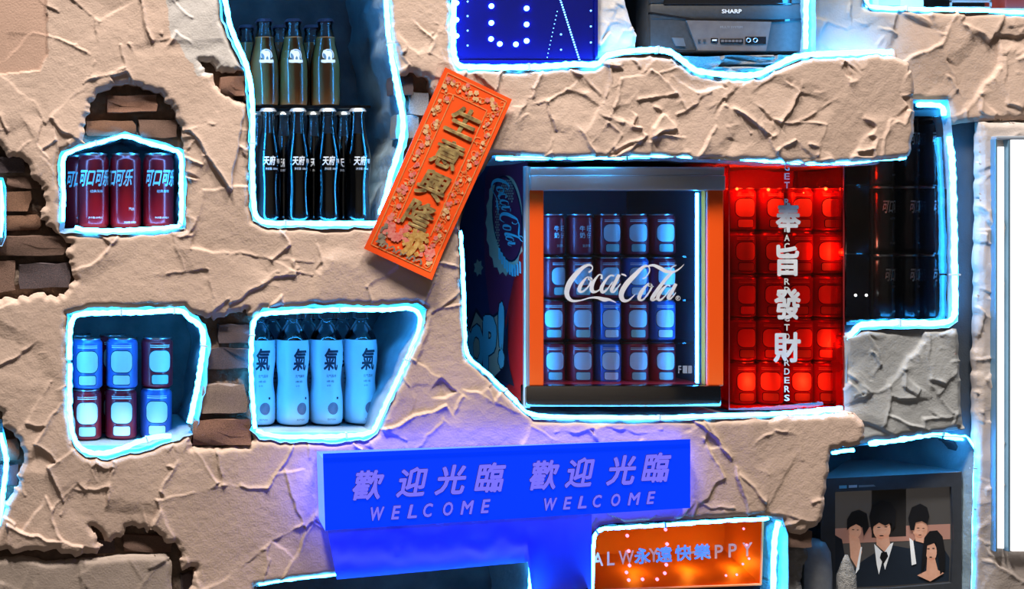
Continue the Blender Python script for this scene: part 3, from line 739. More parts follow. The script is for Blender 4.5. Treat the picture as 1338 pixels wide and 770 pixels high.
def bottle_parts(prof, fill, liquid, capm, prints, flutes=None):
    v, f = g_lathe(prof, 32)
    if flutes:
        nv = []
        for x, y, z in v:
            if flutes[0] < z < flutes[1]:
                a = math.atan2(y, x); s_ = 1 + .025 * math.cos(a * 10); nv.append((x * s_, y * s_, z))
            else: nv.append((x, y, z))
        v = nv
    g = me_of('glass_body', v, f, CLEAR); smooth_by_angle(g, 45)
    ins = [(max(r - .0022, .001), z + (.003 if i == 0 else 0)) for i, (r, z) in enumerate(prof) if z <= fill]
    ins.append((ins[-1][0] * .98, fill))
    lq = me_of('drink', *g_lathe(ins, 28), liquid); smooth_by_angle(lq, 45)
    zt = prof[-1][1]; cp = me_of('crown_cap', *crown(zt - .002, prof[-1][0] * 1.18), capm); smooth_by_angle(cp, 30)
    return [('glass_body', g), ('drink', lq), ('crown_cap', cp)] + [(nm, me_of(nm, gg[0], gg[1], m)) for nm, gg, m in prints]
HB = 0.226
profB = [(.020, 0), (.0245, .003), (.0258, .012), (.0245, .030), (.0225, .060), (.0225, .078), (.0245, .100), (.0262, .118), (.0255, .132), (.0225, .150), (.0180, .172), (.0145, .190), (.0130, .208), (.0128, .214), (.0142, .216), (.0142, .221), (.0128, .223)]
def radB(z):
    for (r0, z0), (r1, z1_) in zip(profB[:-1], profB[1:]):
        if z0 <= z <= z1_ and z1_ > z0: return r0 + (r1 - r0) * (z - z0) / (z1_ - z0)
    return .025
colab = bottle_parts(profB, .176, COLA, CAPM, [
    ('brand_lettering', text_wrap('天府', .026, .112, .131, radB, .03, .15, -.003), PRINT),
    ('drink_lettering', text_wrap('可乐', .008, .116, .125, radB, .02, 0, .017), PRINT),
    ('small_lettering', text_wrap('净含量: 300ml', .026, .103, .108, radB, .01, 0, .002), PRINT)], flutes=(.02, .095))
z2 = ledge(326, 500, 290, 0.016, 0.27)
names4 = ['first', 'second', 'third', 'fourth']
for i, px in enumerate((350, 389, 428, 467)):
    instance(colab, 'cola_bottle', '%s dark cola bottle from left in the front row of tall niche' % names4[i], 'bottle', (P(px, 0, .05).x, .05, z2), random.uniform(-.15, .15), 'dark cola bottles in the tall niche')
for i, px in enumerate((336, 371, 410, 449)):
    instance(colab, 'cola_bottle', '%s dark cola bottle from left in the rear row of tall niche' % names4[i], 'bottle', (P(px, 0, .125).x, .125, z2), random.uniform(-.3, .3), 'dark cola bottles in the tall niche')
SHELF = mat_glass('shelf_acrylic', (0.80, 0.88, 0.92), 1.0)
zs = z2 + HB + .004
a, b = P(330, 0, .075).x, P(486, 0, .075).x
sh = single('bottle_shelf', *g_bevel(a, b, .082, .262, zs, zs + .006, .001, 1), SHELF, 'clear acrylic shelf under the brown soda bottles in tall niche', 'shelf')
# brown soda bottles with a bear emblem
profA = [(.024, 0), (.0295, .003), (.0312, .012), (.0312, .075), (.030, .092), (.026, .112), (.0215, .130), (.0175, .146), (.0150, .158), (.0140, .166), (.0155, .168), (.0155, .174), (.0140, .176)]
def radA(z):
    for (r0, z0), (r1, z1_) in zip(profA[:-1], profA[1:]):
        if z0 <= z <= z1_ and z1_ > z0: return r0 + (r1 - r0) * (z - z0) / (z1_ - z0)
    return .03
EMB = mat('emblem_print', (0.62, 0.72, 0.80), 0.45, nscale=40)
def bear():
    ring = [(.0095 * math.cos(math.radians(q)), .0095 * math.sin(math.radians(q)) + .109) for q in range(-30, 211, 15)]
    ring += [(.0083 * math.cos(math.radians(q)), .0083 * math.sin(math.radians(q)) + .109) for q in range(210, -31, -15)]
    body = [(-.0085, .1135), (-.007, .1165), (-.004, .117), (-.001, .1155), (.003, .116), (.006, .113), (.0065, .109), (.0055, .105), (.0055, .1015), (.003, .1015), (.003, .105), (.001, .1075), (-.001, .104), (-.001, .1015), (-.0035, .1015), (-.003, .106), (-.0045, .110), (-.0065, .1115)]
    band = [(-.0115, .0975), (-.0115, .1015), (.0115, .1015), (.0115, .0975), (.006, .0962), (0, .0968), (-.006, .0962)]
    disc = [(.0086 * math.cos(math.radians(q)), .0086 * math.sin(math.radians(q)) + .109) for q in range(0, 360, 18)]
    sc_ = lambda q: [(a * 1.3, (b - .105) * 1.3 + .098) for a, b in q]
    return wrap(sc_(disc), tri_poly(disc), radA, .0003, .004), join(*[wrap(sc_(q), tri_poly(q), radA, .0006, .004) for q in (ring, body, band)])
orb = bottle_parts(profA, .142, ORNG, CAPD, [('emblem_disc', bear()[0], mat('emblem_blue', (.05, .16, .26), .5, nscale=40)), ('bear_emblem', bear()[1], EMB)])
for i, (px, nm) in enumerate(((345, 'left'), (383, 'middle'), (425, 'right'))):
    instance(orb, 'soda_bottle', '%s brown soda bottle with pale bear emblem in front on the acrylic shelf' % nm, 'bottle', (P(px, 0, .122).x, .122, zs + .0065), 0.0, 'brown soda bottles in the tall niche')
for i, (px, nm) in enumerate(((322, 'left'), (366, 'middle'), (407, 'right'))):
    instance(orb[:3], 'soda_bottle', 'brown soda bottle in the rear row on the acrylic shelf, %s one' % nm, 'bottle', (P(px, 0, .205).x, .205, zs + .0065), 0.0, 'brown soda bottles in the tall niche')

# ------------------------------------------------------------------ milky plastic bottles
PET = mat_glass('clear_plastic', (0.86, 0.94, 0.97), 1.2)
SLEEVE = mat('milky_sleeve', (0.48, 0.68, 0.80), 0.35, col2=(0.42, 0.62, 0.75), nscale=10, coat=0.3)
FRUIT = mat('fruit_print', (0.20, 0.16, 0.22), 0.5, col2=(0.14, 0.12, 0.17), nscale=90)
HP = 0.208
profS = [(.026, .003), (.0315, .006), (.0335, .014), (.0335, .040), (.0325, .058), (.0298, .074), (.0292, .086), (.0312, .104), (.0335, .122), (.0338, .142), (.0318, .160)]
def radS(z):
    for (r0, z0), (r1, z1_) in zip(profS[:-1], profS[1:]):
        if z0 <= z <= z1_: return r0 + (r1 - r0) * (z - z0) / (z1_ - z0)
    return .032
def pet():
    s = me_of('label_sleeve', *g_lathe(profS, 32), SLEEVE); smooth_by_angle(s, 60)
    sh_ = me_of('shoulder', *g_lathe([(.0318, .1602), (.030, .166), (.024, .176), (.016, .186), (.013, .192), (.013, .196), (.0165, .197), (.0165, .1985), (.013, .199)], 28), PET); smooth_by_angle(sh_, 50)
    foot = me_of('foot', *g_lathe([(.022, 0), (.027, .0005), (.0295, .0045), (.026, .0046)], 28), PET); smooth_by_angle(foot, 50)
    v, f = [], []; seg = 40
    for r, z in ((.0148, .1992), (.0150, .2085), (.0142, .2112), (.0005, .2114)):
        for i in range(seg):
            q = r * (1.04 if i % 2 and z < .21 else 1); an = 2 * math.pi * i / seg; v.append((q * math.cos(an), q * math.sin(an), z))
    for j in range(3):
        for i in range(seg): f.append((j * seg + i, j * seg + (i + 1) % seg, (j + 1) * seg + (i + 1) % seg, (j + 1) * seg + i))
    cap = me_of('screw_cap', v, f, PET)
    circ = [(.006 + .0115 * math.cos(math.radians(q)), .034 + .0115 * math.sin(math.radians(q))) for q in range(0, 360, 20)]
    dot = [(.016 + .0026 * math.cos(math.radians(q)), .053 + .0026 * math.sin(math.radians(q))) for q in range(0, 360, 36)]
    return [('label_sleeve', s, ('brand_character', me_of('brand_character', *text_wrap('氣', .031, .104, .146, radS, .025, .1, .002), INK)),
             ('small_lettering', me_of('small_lettering', *join(text_wrap('元气森林', .021, .091, .097, radS, .01, 0, .003), text_wrap('0糖 0脂', .015, .082, .086, radS, .01, 0, .001), text_wrap('0卡', .008, .074, .078, radS, .01, 0, -.002), text_wrap('苏打气泡水', .018, .012, .0155, radS, .01, 0, .003)), INK)),
             ('fruit_picture', me_of('fruit_picture', *wrap(circ, tri_poly(circ), radS, .0004, .004), FRUIT)),
             ('round_mark', me_of('round_mark', *wrap(dot, tri_poly(dot), radS, .0004, .004), INK))),
            ('shoulder', sh_), ('foot', foot), ('screw_cap', cap)]
petp = pet()
z4 = ledge(330, 486, 564, 0.018, 0.27)
for i, (px, y, rz) in enumerate(((338, .105, .05), (382, .105, .25), (426, .112, .05), (471, .120, .2))):
    instance(petp, 'soda_bottle', '%s milky plastic soda bottle from left in the lopsided niche' % names4[i], 'bottle', (P(px, 0, y).x, y, z4), rz, 'milky plastic bottles').scale.z = 1.09
for i, (px, nm) in enumerate(((356, 'left'), (402, 'middle'), (447, 'right'))):
    instance(petp, 'soda_bottle', 'milky plastic bottle in the rear row of lopsided niche, %s one' % nm, 'bottle', (P(px, 0, .190).x, .190, z4), .1, 'milky plastic bottles').scale.z = 1.06

# ------------------------------------------------------------------ red paper banner
BAN = mat('banner_red', (1.0, 0.105, 0.010), 0.7, col2=(0.94, 0.08, 0.008), nscale=25, spec=.2)
BANE = mat('banner_edge', (0.55, 0.03, 0.01), 0.6, nscale=25)
GOLD = mat('brushed_gold', (0.60, 0.42, 0.16), 0.4, 0.3, col2=(0.20, 0.12, 0.05), nscale=70)
GOLDL = mat('gold_line', (0.85, 0.36, 0.12), 0.45, 0.2, col2=(0.75, 0.25, 0.07), nscale=80)
PINK = mat('petal_pink', (0.80, 0.28, 0.22), 0.5, col2=(0.72, 0.12, 0.10), nscale=200)
CREAM = mat('petal_cream', (0.85, 0.52, 0.30), 0.5, col2=(0.70, 0.40, 0.15), nscale=200)
SAGE = mat('leaf_dark', (0.16, 0.14, 0.11), 0.5, col2=(0.34, 0.27, 0.18), nscale=150)
yb = -0.014
c0, c1, c2, c3 = (582, 88), (669, 130), (563, 366), (476, 325)
def bquad(u, v):  # u across, v down, pixel on the banner
    return ((c0[0] * (1 - u) + c1[0] * u) * (1 - v) + (c3[0] * (1 - u) + c2[0] * u) * v, (c0[1] * (1 - u) + c1[1] * u) * (1 - v) + (c3[1] * (1 - u) + c2[1] * u) * v)
def bpt(u, v, e=0.0):
    p = bquad(u, v); curl = 0.012 * max(0, v - .85) / .15 * (u - .3) + .004 * math.sin(v * 5) * (u - .5)
    q = P(p[0], p[1], yb); return Vector((q.x, q.y - e - curl, q.z))
banner = thing('paper_banner', 'orange-red paper banner with four gold characters, hung tilted on the plaster', 'banner', P(520, 345, yb))
NU, NV = 8, 24; V = []; F = []
for e in (0.0, -.0025):
    for j in range(NV + 1):
        for i in range(NU + 1): V.append(bpt(i / NU, j / NV, e))
W_ = NU + 1; off = W_ * (NV + 1)
for j in range(NV):
    for i in range(NU):
        q = j * W_ + i; F.append((q, q + W_, q + W_ + 1, q + 1)); F.append((off + q, off + q + 1, off + q + W_ + 1, off + q + W_))
mi = [0] * len(F)
ring = [i for i in range(W_)] + [j * W_ + NU for j in range(1, NV + 1)] + [NV * W_ + i for i in range(NU - 1, -1, -1)] + [j * W_ for j in range(NV - 1, 0, -1)]
for i in range(len(ring)):
    q, r_ = ring[i], ring[(i + 1) % len(ring)]; F.append((q, r_, off + r_, off + q)); mi.append(1)
paper = part('paper', V, F, [BAN, BANE], banner, mi=mi)
def bstrip(u0, v0, u1, v1, wpx, e=.0008):
    """line on the banner in its own units"""
    n = 10; vv = []; p, q = bquad(u0, v0), bquad(u1, v1); L = math.hypot(q[0] - p[0], q[1] - p[1]); nu, nvv = -(v1 - v0), (u1 - u0)
    for i in range(n + 1):
        t = i / n; u = u0 + (u1 - u0) * t; v = v0 + (v1 - v0) * t
        if abs(u1 - u0) < 1e-6: d = wpx / 96.6 / 2; vv += [bpt(u - d, v, e), bpt(u + d, v, e)]
        else: d = wpx / 260. / 2; vv += [bpt(u, v - d, e), bpt(u, v + d, e)]
    return vv, [(2 * i, 2 * i + 1, 2 * i + 3, 2 * i + 2) for i in range(n)]
part('border_line', *join(*[bstrip(u0, v0, u1, v1, 1.2) for u0, v0, u1, v1 in ((.06, .02, .94, .02), (.06, .965, .94, .965), (.06, .02, .06, .965), (.94, .02, .94, .965), (.25, .105, .75, .105), (.25, .105, .25, .80), (.75, .105, .75, .80))]), GOLDL, banner)
rnd = random.Random(4); scr, fl, cr = [], [], []
def bcurve(pts, wpx, e=.0010):
    c = catmull([(p[0] * 96.6, p[1] * 260, wpx) for p in pts], 4); v, f = ribbon2d([(q[0], q[1], wpx) for q in c], 1)
    return [bpt(a_ / 96.6, b_ / 260, e) for a_, b_ in v], f
def bflower(u, v, r, n, e=.0013):
    vv = [bpt(u, v, e)]; k = n * 4
    for i in range(k):
        a_ = 2 * math.pi * i / k; rr = r * (.72 + .28 * abs(math.cos(n * a_ / 2))); vv.append(bpt(u + rr * math.cos(a_) / 96.6, v + rr * math.sin(a_) / 260, e))
    return vv, [(0, 1 + i, 1 + (i + 1) % k) for i in range(k)]
spots = []
for side in (.155, .845):
    for j in range(64): spots.append((side + rnd.uniform(-.055, .055), .04 + j * .0143))
for i in range(22): spots.append((.12 + i * .036, .062 + rnd.uniform(-.022, .022)))
for u, v in spots:
    r = rnd.uniform(2.0, 4.0); t0 = rnd.uniform(0, 6.28); s_ = rnd.choice((-1, 1))
    scr.append(bcurve([(u + (r * q * 1.1) / 96.6 * math.cos(t0 + s_ * q * 3.2), v + (r * q * 1.1) / 260 * math.sin(t0 + s_ * q * 3.2)) for q in (.25, .6, 1.0, 1.4, 1.7)], .9))
    (fl if rnd.random() < .5 else cr).append(bflower(u + rnd.uniform(-.03, .03), v + rnd.uniform(-.01, .01), rnd.uniform(1.6, 3.8), 5)) if rnd.random() < .75 else None
part('scroll_ornament', *join(*scr), GOLDL, banner); part('blossom_ornament', *join(*fl), PINK, banner)['kind'] = 'stuff'; part('blossom_ornament', *join(*cr), CREAM, banner)['kind'] = 'stuff'
# picture at the foot: peonies, gold ingots, waves
g1, g2, g3, g4 = [], [], [], []
for i in range(34):
    g1.append(bflower(.13 + rnd.uniform(0, .42), .83 + rnd.uniform(-.035, .06), rnd.uniform(2.5, 5.5), 6, .0014 + i * 1e-5))
for i in range(16): g1.append(bflower(.72 + rnd.uniform(0, .16), .885 + rnd.uniform(-.03, .035), rnd.uniform(2, 4), 6, .0014 + i * 1e-5))
for i in range(40): g2.append(bflower(.45 + rnd.uniform(-.05, .30), .87 + rnd.uniform(-.07, .055), rnd.uniform(1.6, 4.2), 4, .0018 + i * 1e-5))
for u in (.52, .60): g2.append(bcurve([(u, .80), (u + .02, .84), (u + .01, .90), (u - .04, .94)], 6, .0022))
for i in range(18): g3.append(bflower(.10 + rnd.uniform(0, .12), .89 + rnd.uniform(-.05, .05), rnd.uniform(1.5, 3.5), 3, .002 + i * 1e-5))
for i in range(7): g4.append(bcurve([(.10 + i * .10, .945 + .01 * (i % 2)), (.14 + i * .10, .93), (.18 + i * .10, .945), (.16 + i * .10, .955)], 2.2, .0022))
part('peony_picture', *join(*g1), PINK, banner); part('ingot_picture', *join(*g2), mat('ingot_gold', (0.80, 0.50, 0.16), 0.4, 0.2, col2=(0.55, 0.24, 0.05), nscale=150), banner)
part('leaf_picture', *join(*g3), SAGE, banner); part('wave_picture', *join(*g4), SAGE, banner)
for ch, (u0, v0, u1, v1) in zip('生意興隆', ((.30, .135, .74, .285), (.29, .315, .71, .465), (.28, .49, .70, .635), (.28, .655, .70, .80))):
    v, f, _ = text2d(ch, .028, .12, 4)
    part('gold_character', [bpt(u0 + p[0] * (u1 - u0), v1 - p[1] * (v1 - v0), .0016 + p[2] + .0012 * math.sin(p[0] * 9) * .5) for p in v], f, GOLD, banner)

# ------------------------------------------------------------------ cola script
LOGO = [
    [(335, 205, 20), (362, 190, 16), (376, 155, 12), (345, 130, 22), (290, 150, 34), (220, 215, 48), (150, 310, 54), (120, 400, 50), (132, 462, 42), (180, 498, 26), (260, 492, 14), (345, 468, 14), (420, 465, 26), (490, 484, 42), (545, 486, 24), (612, 516, 6)],
    [(352, 262, 16), (318, 258, 12), (262, 330, 36), (243, 390, 36), (280, 402, 18), (335, 350, 16), (366, 285, 20), (350, 256, 14), (336, 280, 10), (392, 286, 8)],
    [(462, 275, 22), (468, 240, 16), (440, 232, 14), (400, 280, 24), (368, 350, 40), (376, 400, 38), (425, 398, 16), (490, 340, 10)],
    [(590, 248, 16), (556, 236, 14), (505, 290, 24), (465, 365, 38), (478, 408, 32), (525, 375, 14), (575, 300, 12)],
    [(640, 228, 34), (602, 310, 36), (565, 385, 34), (590, 402, 22), (655, 322, 8)],
    [(662, 225, 14), (690, 232, 18), (712, 246, 10)],
    [(872, 268, 20), (905, 255, 12), (942, 195, 12), (930, 146, 16), (880, 152, 30), (800, 230, 46), (710, 330, 52), (662, 425, 50), (678, 488, 42), (732, 492, 20), (800, 430, 8)],
    [(918, 145, 14), (980, 134, 26), (1050, 165, 38), (1110, 197, 36), (1185, 200, 22), (1245, 165, 12), (1286, 124, 4)],
    [(1140, 205, 10), (1165, 155, 14), (1210, 132, 8)],
    [(958, 334, 16), (928, 322, 14), (870, 395, 38), (838, 468, 38), (872, 488, 18), (930, 420, 16), (964, 350, 20), (945, 322, 14), (930, 345, 10), (985, 352, 8)],
    [(1172, 205, 20), (1120, 255, 32), (1050, 345, 36), (985, 440, 40), (966, 484, 34), (1005, 478, 16), (1055, 415, 8)],
    [(1150, 348, 16), (1116, 338, 14), (1060, 395, 30), (1024, 460, 36), (1045, 490, 24), (1095, 448, 12), (1145, 380, 12)],
    [(1204, 322, 34), (1165, 400, 36), (1128, 462, 34), (1152, 474, 18), (1205, 412, 8)],
    [(1225 + 22 * math.cos(q * .785), 470 + 22 * math.sin(q * .785), 6) for q in range(9)], [(1218, 482, 6), (1218, 458, 6), (1230, 460, 6), (1220, 470, 6), (1232, 482, 6)]]
def logo_px(fn, skip=0):
    gs = []
    for n_, st in enumerate(LOGO[:len(LOGO) - skip]):
        v, f = ribbon2d(st, 5); gs.append(([fn(p[0], p[1], n_ * 4e-5) for p in v], f))
    return join(*gs)

# ------------------------------------------------------------------ cola fridge
fy = 0.035
FR = thing('display_fridge', 'red cola display fridge with glass door and comic-print side', 'fridge', P(690, 535, fy))
fzb = P(0, 534, fy).z; fzt = P(0, 217, fy).z
fx0, fx1 = P(690, 0, fy).x, P(946, 0, fy).x
fdep = 0.40; fyb = fy + fdep
FRED = mat('fridge_red', (0.66, 0.02, 0.02), 0.3, col2=(0.58, 0.014, 0.016), nscale=4, coat=0.3)
FORG = mat('fridge_door_orange', (1.0, 0.105, 0.008), 0.4, col2=(0.96, 0.095, 0.007), nscale=4, spec=.3)
CHROME = mat('chrome', (0.85, 0.85, 0.87), 0.28, 0.75, nscale=5)
NAVY = mat('fridge_navy', (0.035, 0.035, 0.14), 0.35, nscale=4)
MAROON = mat('fridge_maroon', (0.24, 0.03, 0.10), 0.35, nscale=4)
CYANP = mat('comic_blue', (0.22, 0.80, 1.0), 0.4, nscale=10)
KHAKI = mat('comic_khaki', (0.70, 0.64, 0.48), 0.45, nscale=10)
INNER = mat('fridge_inside', (0.10, 0.105, 0.12), 0.35, nscale=6)
wl = 0.022
shell = []
shell.append(g_box(fx0, fx0 + wl, fy + .03, fyb, fzb + .01, fzt)); shell.append(g_box(fx1 - wl, fx1, fy + .03, fyb, fzb + .01, fzt))
shell.append(g_box(fx0 + wl, fx1 - wl, fy + .03, fyb, fzt - wl, fzt)); shell.append(g_box(fx0 + wl, fx1 - wl, fy + .03, fyb, fzb + .01, fzb + .045))
shell.append(g_box(fx0 + wl, fx1 - wl, fyb - .02, fyb, fzb + .045, fzt - wl))
body = part('fridge_body', *join(*shell), [FRED], FR)
inn = part('fridge_inside', *join(g_box(fx0 + wl, fx0 + wl + .002, fy + .04, fyb - .02, fzb + .045, fzt - wl), g_box(fx1 - wl - .002, fx1 - wl, fy + .04, fyb - .02, fzb + .045, fzt - wl), g_box(fx0 + wl, fx1 - wl, fyb - .024, fyb - .02, fzb + .045, fzt - wl), g_box(fx0 + wl, fx1 - wl, fy + .04, fyb - .02, fzt - wl - .002, fzt - wl)), INNER, FR)
for i in range(4):
    v, f = g_lathe([(.010, 0), (.012, .002), (.012, .010)], 14)
    part('foot', *move((v, f), ((fx0 + .03) if i % 2 else (fx1 - .03), (fy + .06) if i < 2 else (fyb - .05), fzb)), CLIP, FR)
# comic print on the left side
sx = fx0 - .0008
def spt(px, py, e=0.0):
    dx = (px - VX) * S; t = (sx - e) / dx       # camera ray meets the side panel
    return Vector((sx - e, -D + D * t, CZ + (VY - py) * S * t))
def spoly(pts, e): return [spt(p[0], p[1], e) for p in pts], tri_poly(pts)
SZ = lambda v: v
part('side_print', *join(spoly([(689, 206), (689, 280), (672, 360), (660, 420), (668, 500), (640, 520), (595, 470), (585, 200)], .0)), NAVY, FR)
part('side_print', *join(spoly([(689, 207), (689, 290), (676, 345), (664, 400), (650, 425), (640, 410), (634, 360), (632, 300), (634, 230), (645, 207)], .0004)), MAROON, FR)
sidep = part('side_print', *spoly([(689, 288), (672, 362), (663, 405), (676, 470), (682, 495), (668, 502), (689, 528)], .0005), FRED, FR)
def ell(cx, cy, a, b, rot, n=28, ph=0):
    cr_, sr_ = math.cos(rot), math.sin(rot)
    return [(cx + a * math.cos(q) * cr_ - b * math.sin(q) * sr_, cy + a * math.cos(q) * sr_ + b * math.sin(q) * cr_) for q in [2 * math.pi * i / n + ph for i in range(n)]]
cap = []
for i in range(40):
    q = 2 * math.pi * i / 40; m_ = 1.0 if (i // 1) % 2 else 1.12
    low = 1 if math.sin(q) * .9 - math.cos(q) * .6 > -.2 else .0
    k_ = 1 + (.16 + .10 * (i % 2)) * low
    cap.append((661 + 21 * k_ * math.cos(q) - 4 * math.sin(q), 288 + 58 * k_ * math.sin(q) + 8 * math.cos(q)))
part('bottle_cap_print', *spoly(cap, .0009), KHAKI, FR)
gs = []
for i in range(9):
    t = i / 8; x = 651 + t * 27; y = 330 + 22 * math.sin(t * 2.2) + 2; gs.append(spoly([(x, y - 9), (x + 2.6, y - 7), (x + 3.0, y + 8), (x + .6, y + 7)], .0013))
part('cap_teeth_print', *join(*gs), CYANP, FR)
part('bottle_cap_print', *spoly(ell(663, 286, 19.5, 57, -.10), .0012), INK, FR)
part('bottle_cap_print', *spoly(ell(663, 286, 18, 54.5, -.10), .0015), MAROON, FR)
dots = []
for i in range(9):
    for j in range(30):
        x = 648 + i * 2.6 + (j % 2) * 1.3; y = 236 + j * 3.4
        if ((x - 663) / 17) ** 2 + ((y - 286) / 52) ** 2 < 1 and (x < 654 + (y - 236) * -.02 or y < 252 + (x - 655) * .9): dots.append(spoly([(x - .7, y - 1.1), (x + .7, y - 1.1), (x + .7, y + 1.1), (x - .7, y + 1.1)], .0018))
part('dot_pattern', *join(*dots), KHAKI, FR)
ang = math.radians(66)
def side_logo(lx, ly, e):
    u = (lx - 690) / 7.87 * .66; v_ = (ly - 320) / 7.87 * .72
    x = u * math.cos(ang) - v_ * math.sin(ang); y = u * math.sin(ang) + v_ * math.cos(ang)
    return spt(662.5 + x * .62, 278 + y * 1.02, .0024 + e)
part('side_logo', *logo_px(side_logo, 2), CYANP, FR)
part('burst_print', *spoly([(625 + (4.4 if i % 2 else 6.5) * math.cos(i * .449), 350 + (8 if i % 2 else 12) * math.sin(i * .449)) for i in range(14)], .0008), KHAKI, FR)
part('burst_print', *spoly([(596, 440), (612, 432), (622, 402), (634, 420), (655, 404), (660, 440), (664, 408), (663, 470), (672, 505), (650, 495), (640, 512), (606, 470)], .0010), INK, FR)
part('burst_print', *spoly([(598, 442), (613, 435), (622, 408), (634, 424), (652, 410), (655, 450), (658, 480), (648, 490), (638, 506), (606, 468)], .0012), KHAKI, FR)
def side_text(ch, x0, y0, x1, y1, sk, e, bold):
    v, f, _ = text2d(ch, bold, 0.0); return [spt(x0 + p[0] * (x1 - x0), y1 - p[1] * (y1 - y0) + sk * (p[0] * (x1 - x0)), e + p[2]) for p in v], f
for ch, bx in (('P', (598, 428, 616, 476)), ('O', (613, 424, 632, 486)), ('P', (631, 412, 649, 495)), ('!', (651, 394, 659, 482))):
    part('comic_letter', *side_text(ch, bx[0] - 1, bx[1] - 2, bx[2] + 1, bx[3] + 2, .0, .0016, .085), INK, FR)
    part('comic_letter', *side_text(ch, *bx, .0, .0020, .06), CYANP, FR)
# door
dx0, dx1 = P(689, 0, fy).x, P(947, 0, fy).x
def pz(py): return P(0, py, fy).z
def pxx(px): return P(px, 0, fy).x
door = part('door_stile', *g_bevel(pxx(690), pxx(711), fy, fy + .028, pz(505), pz(248), .003), FORG, FR)
part('door_stile', *g_bevel(pxx(925), pxx(946), fy, fy + .028, pz(505), pz(248), .003), FORG, FR)
part('door_top_rail', *join(g_bevel(dx0 + .006, dx1, fy - .004, fy + .028, pz(249), pz(229), .003), g_bevel(dx0 + .006, dx1, fy, fy + .03, pz(229), pz(218), .002)), CHROME, door, ang=40)
part('door_bottom_rail', *join(g_bevel(dx0 - .004, pxx(942), fy - .003, fy + .028, pz(532), pz(504), .004)), mat('dark_chrome', (0.38, 0.36, 0.35), 0.12, 1.0, nscale=5), door, ang=40)
part('corner_post', *g_tube([(dx0 + .001, fy + .006, pz(533)), (dx0 + .001, fy + .006, pz(217))], .007, 14), CHROME, door, smooth=True, ang=50)
part('door_glass', *g_box(pxx(711), pxx(925), fy + .008, fy + .012, pz(505), pz(248)), mat_glass('door_glass', (0.93, 0.96, 0.98), 0.8), door)
dpl = (Vector((0, fy + .0072, 0)), Vector((0, -1, 0)))
part('door_logo', *logo_px(lambda a_, b_, e: on_plane(738 + (a_ - 100) * (155 / 1180.), 345 + (b_ - 120) * .128, dpl, e)), mat('logo_white', (0.82, 0.79, 0.76), 0.5, nscale=20), door)
mk = [text_px('F', 886, 478, 890, 488, dpl, bold=.02)]
for q in ((892, 478, 898, 488), (899, 478, 904, 488)): mk.append(poly_px([(q[0], q[1]), (q[2], q[1]), (q[2], q[3]), (q[0], q[3])], dpl))
part('corner_mark', *join(*mk), GPRINT, door)
# lamp bar and shelves inside
fl_x = pxx(917)
part('lamp_bar', *g_box(fl_x - .002, fl_x + .002, fy + .016, fy + .022, pz(502), pz(252)), mat_emit('fridge_lamp', (0.02, 0.30, 1.0), 62.0), FR)
part('lamp_bar', *g_box(fx0 + wl + .004, fx0 + wl + .009, fy + .032, fy + .037, pz(502), pz(252)), MATS['fridge_lamp'], FR)
SHG = mat_glass('fridge_shelf', (0.75, 0.88, 0.95), 1.5)
cy = .130                                   # depth of the front cans
sc = 0.885
rowz = [P(0, py, cy).z for py in (500, 445, 390, 334)]
words = ['first', 'second', 'third', 'fourth', 'fifth']; rw = ['bottom', 'second lowest', 'second highest', 'top']
for k in range(4):
    if k: part('shelf', *g_box(fx0 + wl, fx1 - wl, fy + .045, fyb - .03, rowz[k] - .003, rowz[k]), SHG, FR)
    else: part('shelf', *g_box(fx0 + wl, fx1 - wl, fy + .04, fyb - .03, rowz[k] - .006, rowz[k]), INNER, FR)
kinds = [[mr, mr, mb, mr, mr], [mr, mr, mb, mr, mb], [mr, mr, mr, mb, mr], [backp, backp, mr, mr, mr]]
xs5 = [720, 757, 793, 829, 864]
for k in range(4):
    for i in range(5):
        rz = random.uniform(-.12, .12) + (.35 if k >= 2 and i == 0 else 0)
        instance(kinds[k][i], 'milk_can', '%s milk can from left in the %s row of glass-door fridge' % (words[i], rw[k]), 'can', (P(xs5[i], 0, cy).x, cy, rowz[k] + .0004), rz, 'milk cans in the fridge', sc)

# ------------------------------------------------------------------ red acrylic box with cans
RY = 0.040
ACR = mat_glass('red_acrylic', (0.97, 0.16, 0.09), 0.7)
ACRB = mat('red_acrylic_back', (0.50, 0.02, 0.015), 0.35, nscale=6)
RB = thing('acrylic_box', 'tall transparent red acrylic box of cans with silver characters beside the fridge', 'box', P(1030, 536, RY))
rx0, rx1 = P(952, 0, RY).x, P(1103, 0, RY).x; rzb, rzt = P(0, 536, RY).z, P(0, 214, RY).z; ryb = RY + .17
part('front_pane', *g_box(rx0, rx1, RY, RY + .004, rzb, rzt), ACR, RB)
part('side_pane', *g_box(rx1 - .004, rx1, RY + .004, ryb, rzb, rzt), ACR, RB)
part('side_pane', *g_box(rx0, rx0 + .004, RY + .004, ryb, rzb, rzt), ACR, RB)
part('back_pane', *g_box(rx0, rx1, ryb, ryb + .004, rzb, rzt), ACRB, RB)
part('base_pane', *g_box(rx0 + .004, rx1 - .004, RY + .004, ryb, rzb, rzb + .004), ACRB, RB)
rpl = (Vector((0, RY - .0005, 0)), Vector((0, -1, 0)))
EDG = mat('acrylic_edge', (0.30, 0.02, 0.02), 0.3, nscale=10)
part('pane_edge', *join(g_box(rx0, rx0 + .0015, RY - .001, RY, rzb, rzt), g_box(rx1 - .002, rx1, RY - .001, RY, rzb, rzt)), EDG, RB)
for ch, bx in (('奉', (1013, 265, 1046, 304)), ('旨', (1014, 320, 1044, 361)), ('發', (1011, 377, 1046, 418)), ('財', (1010, 434, 1046, 474))):
    part('silver_character', *text_px(ch, *bx, rpl, .0012, bold=.035), SILV, RB)
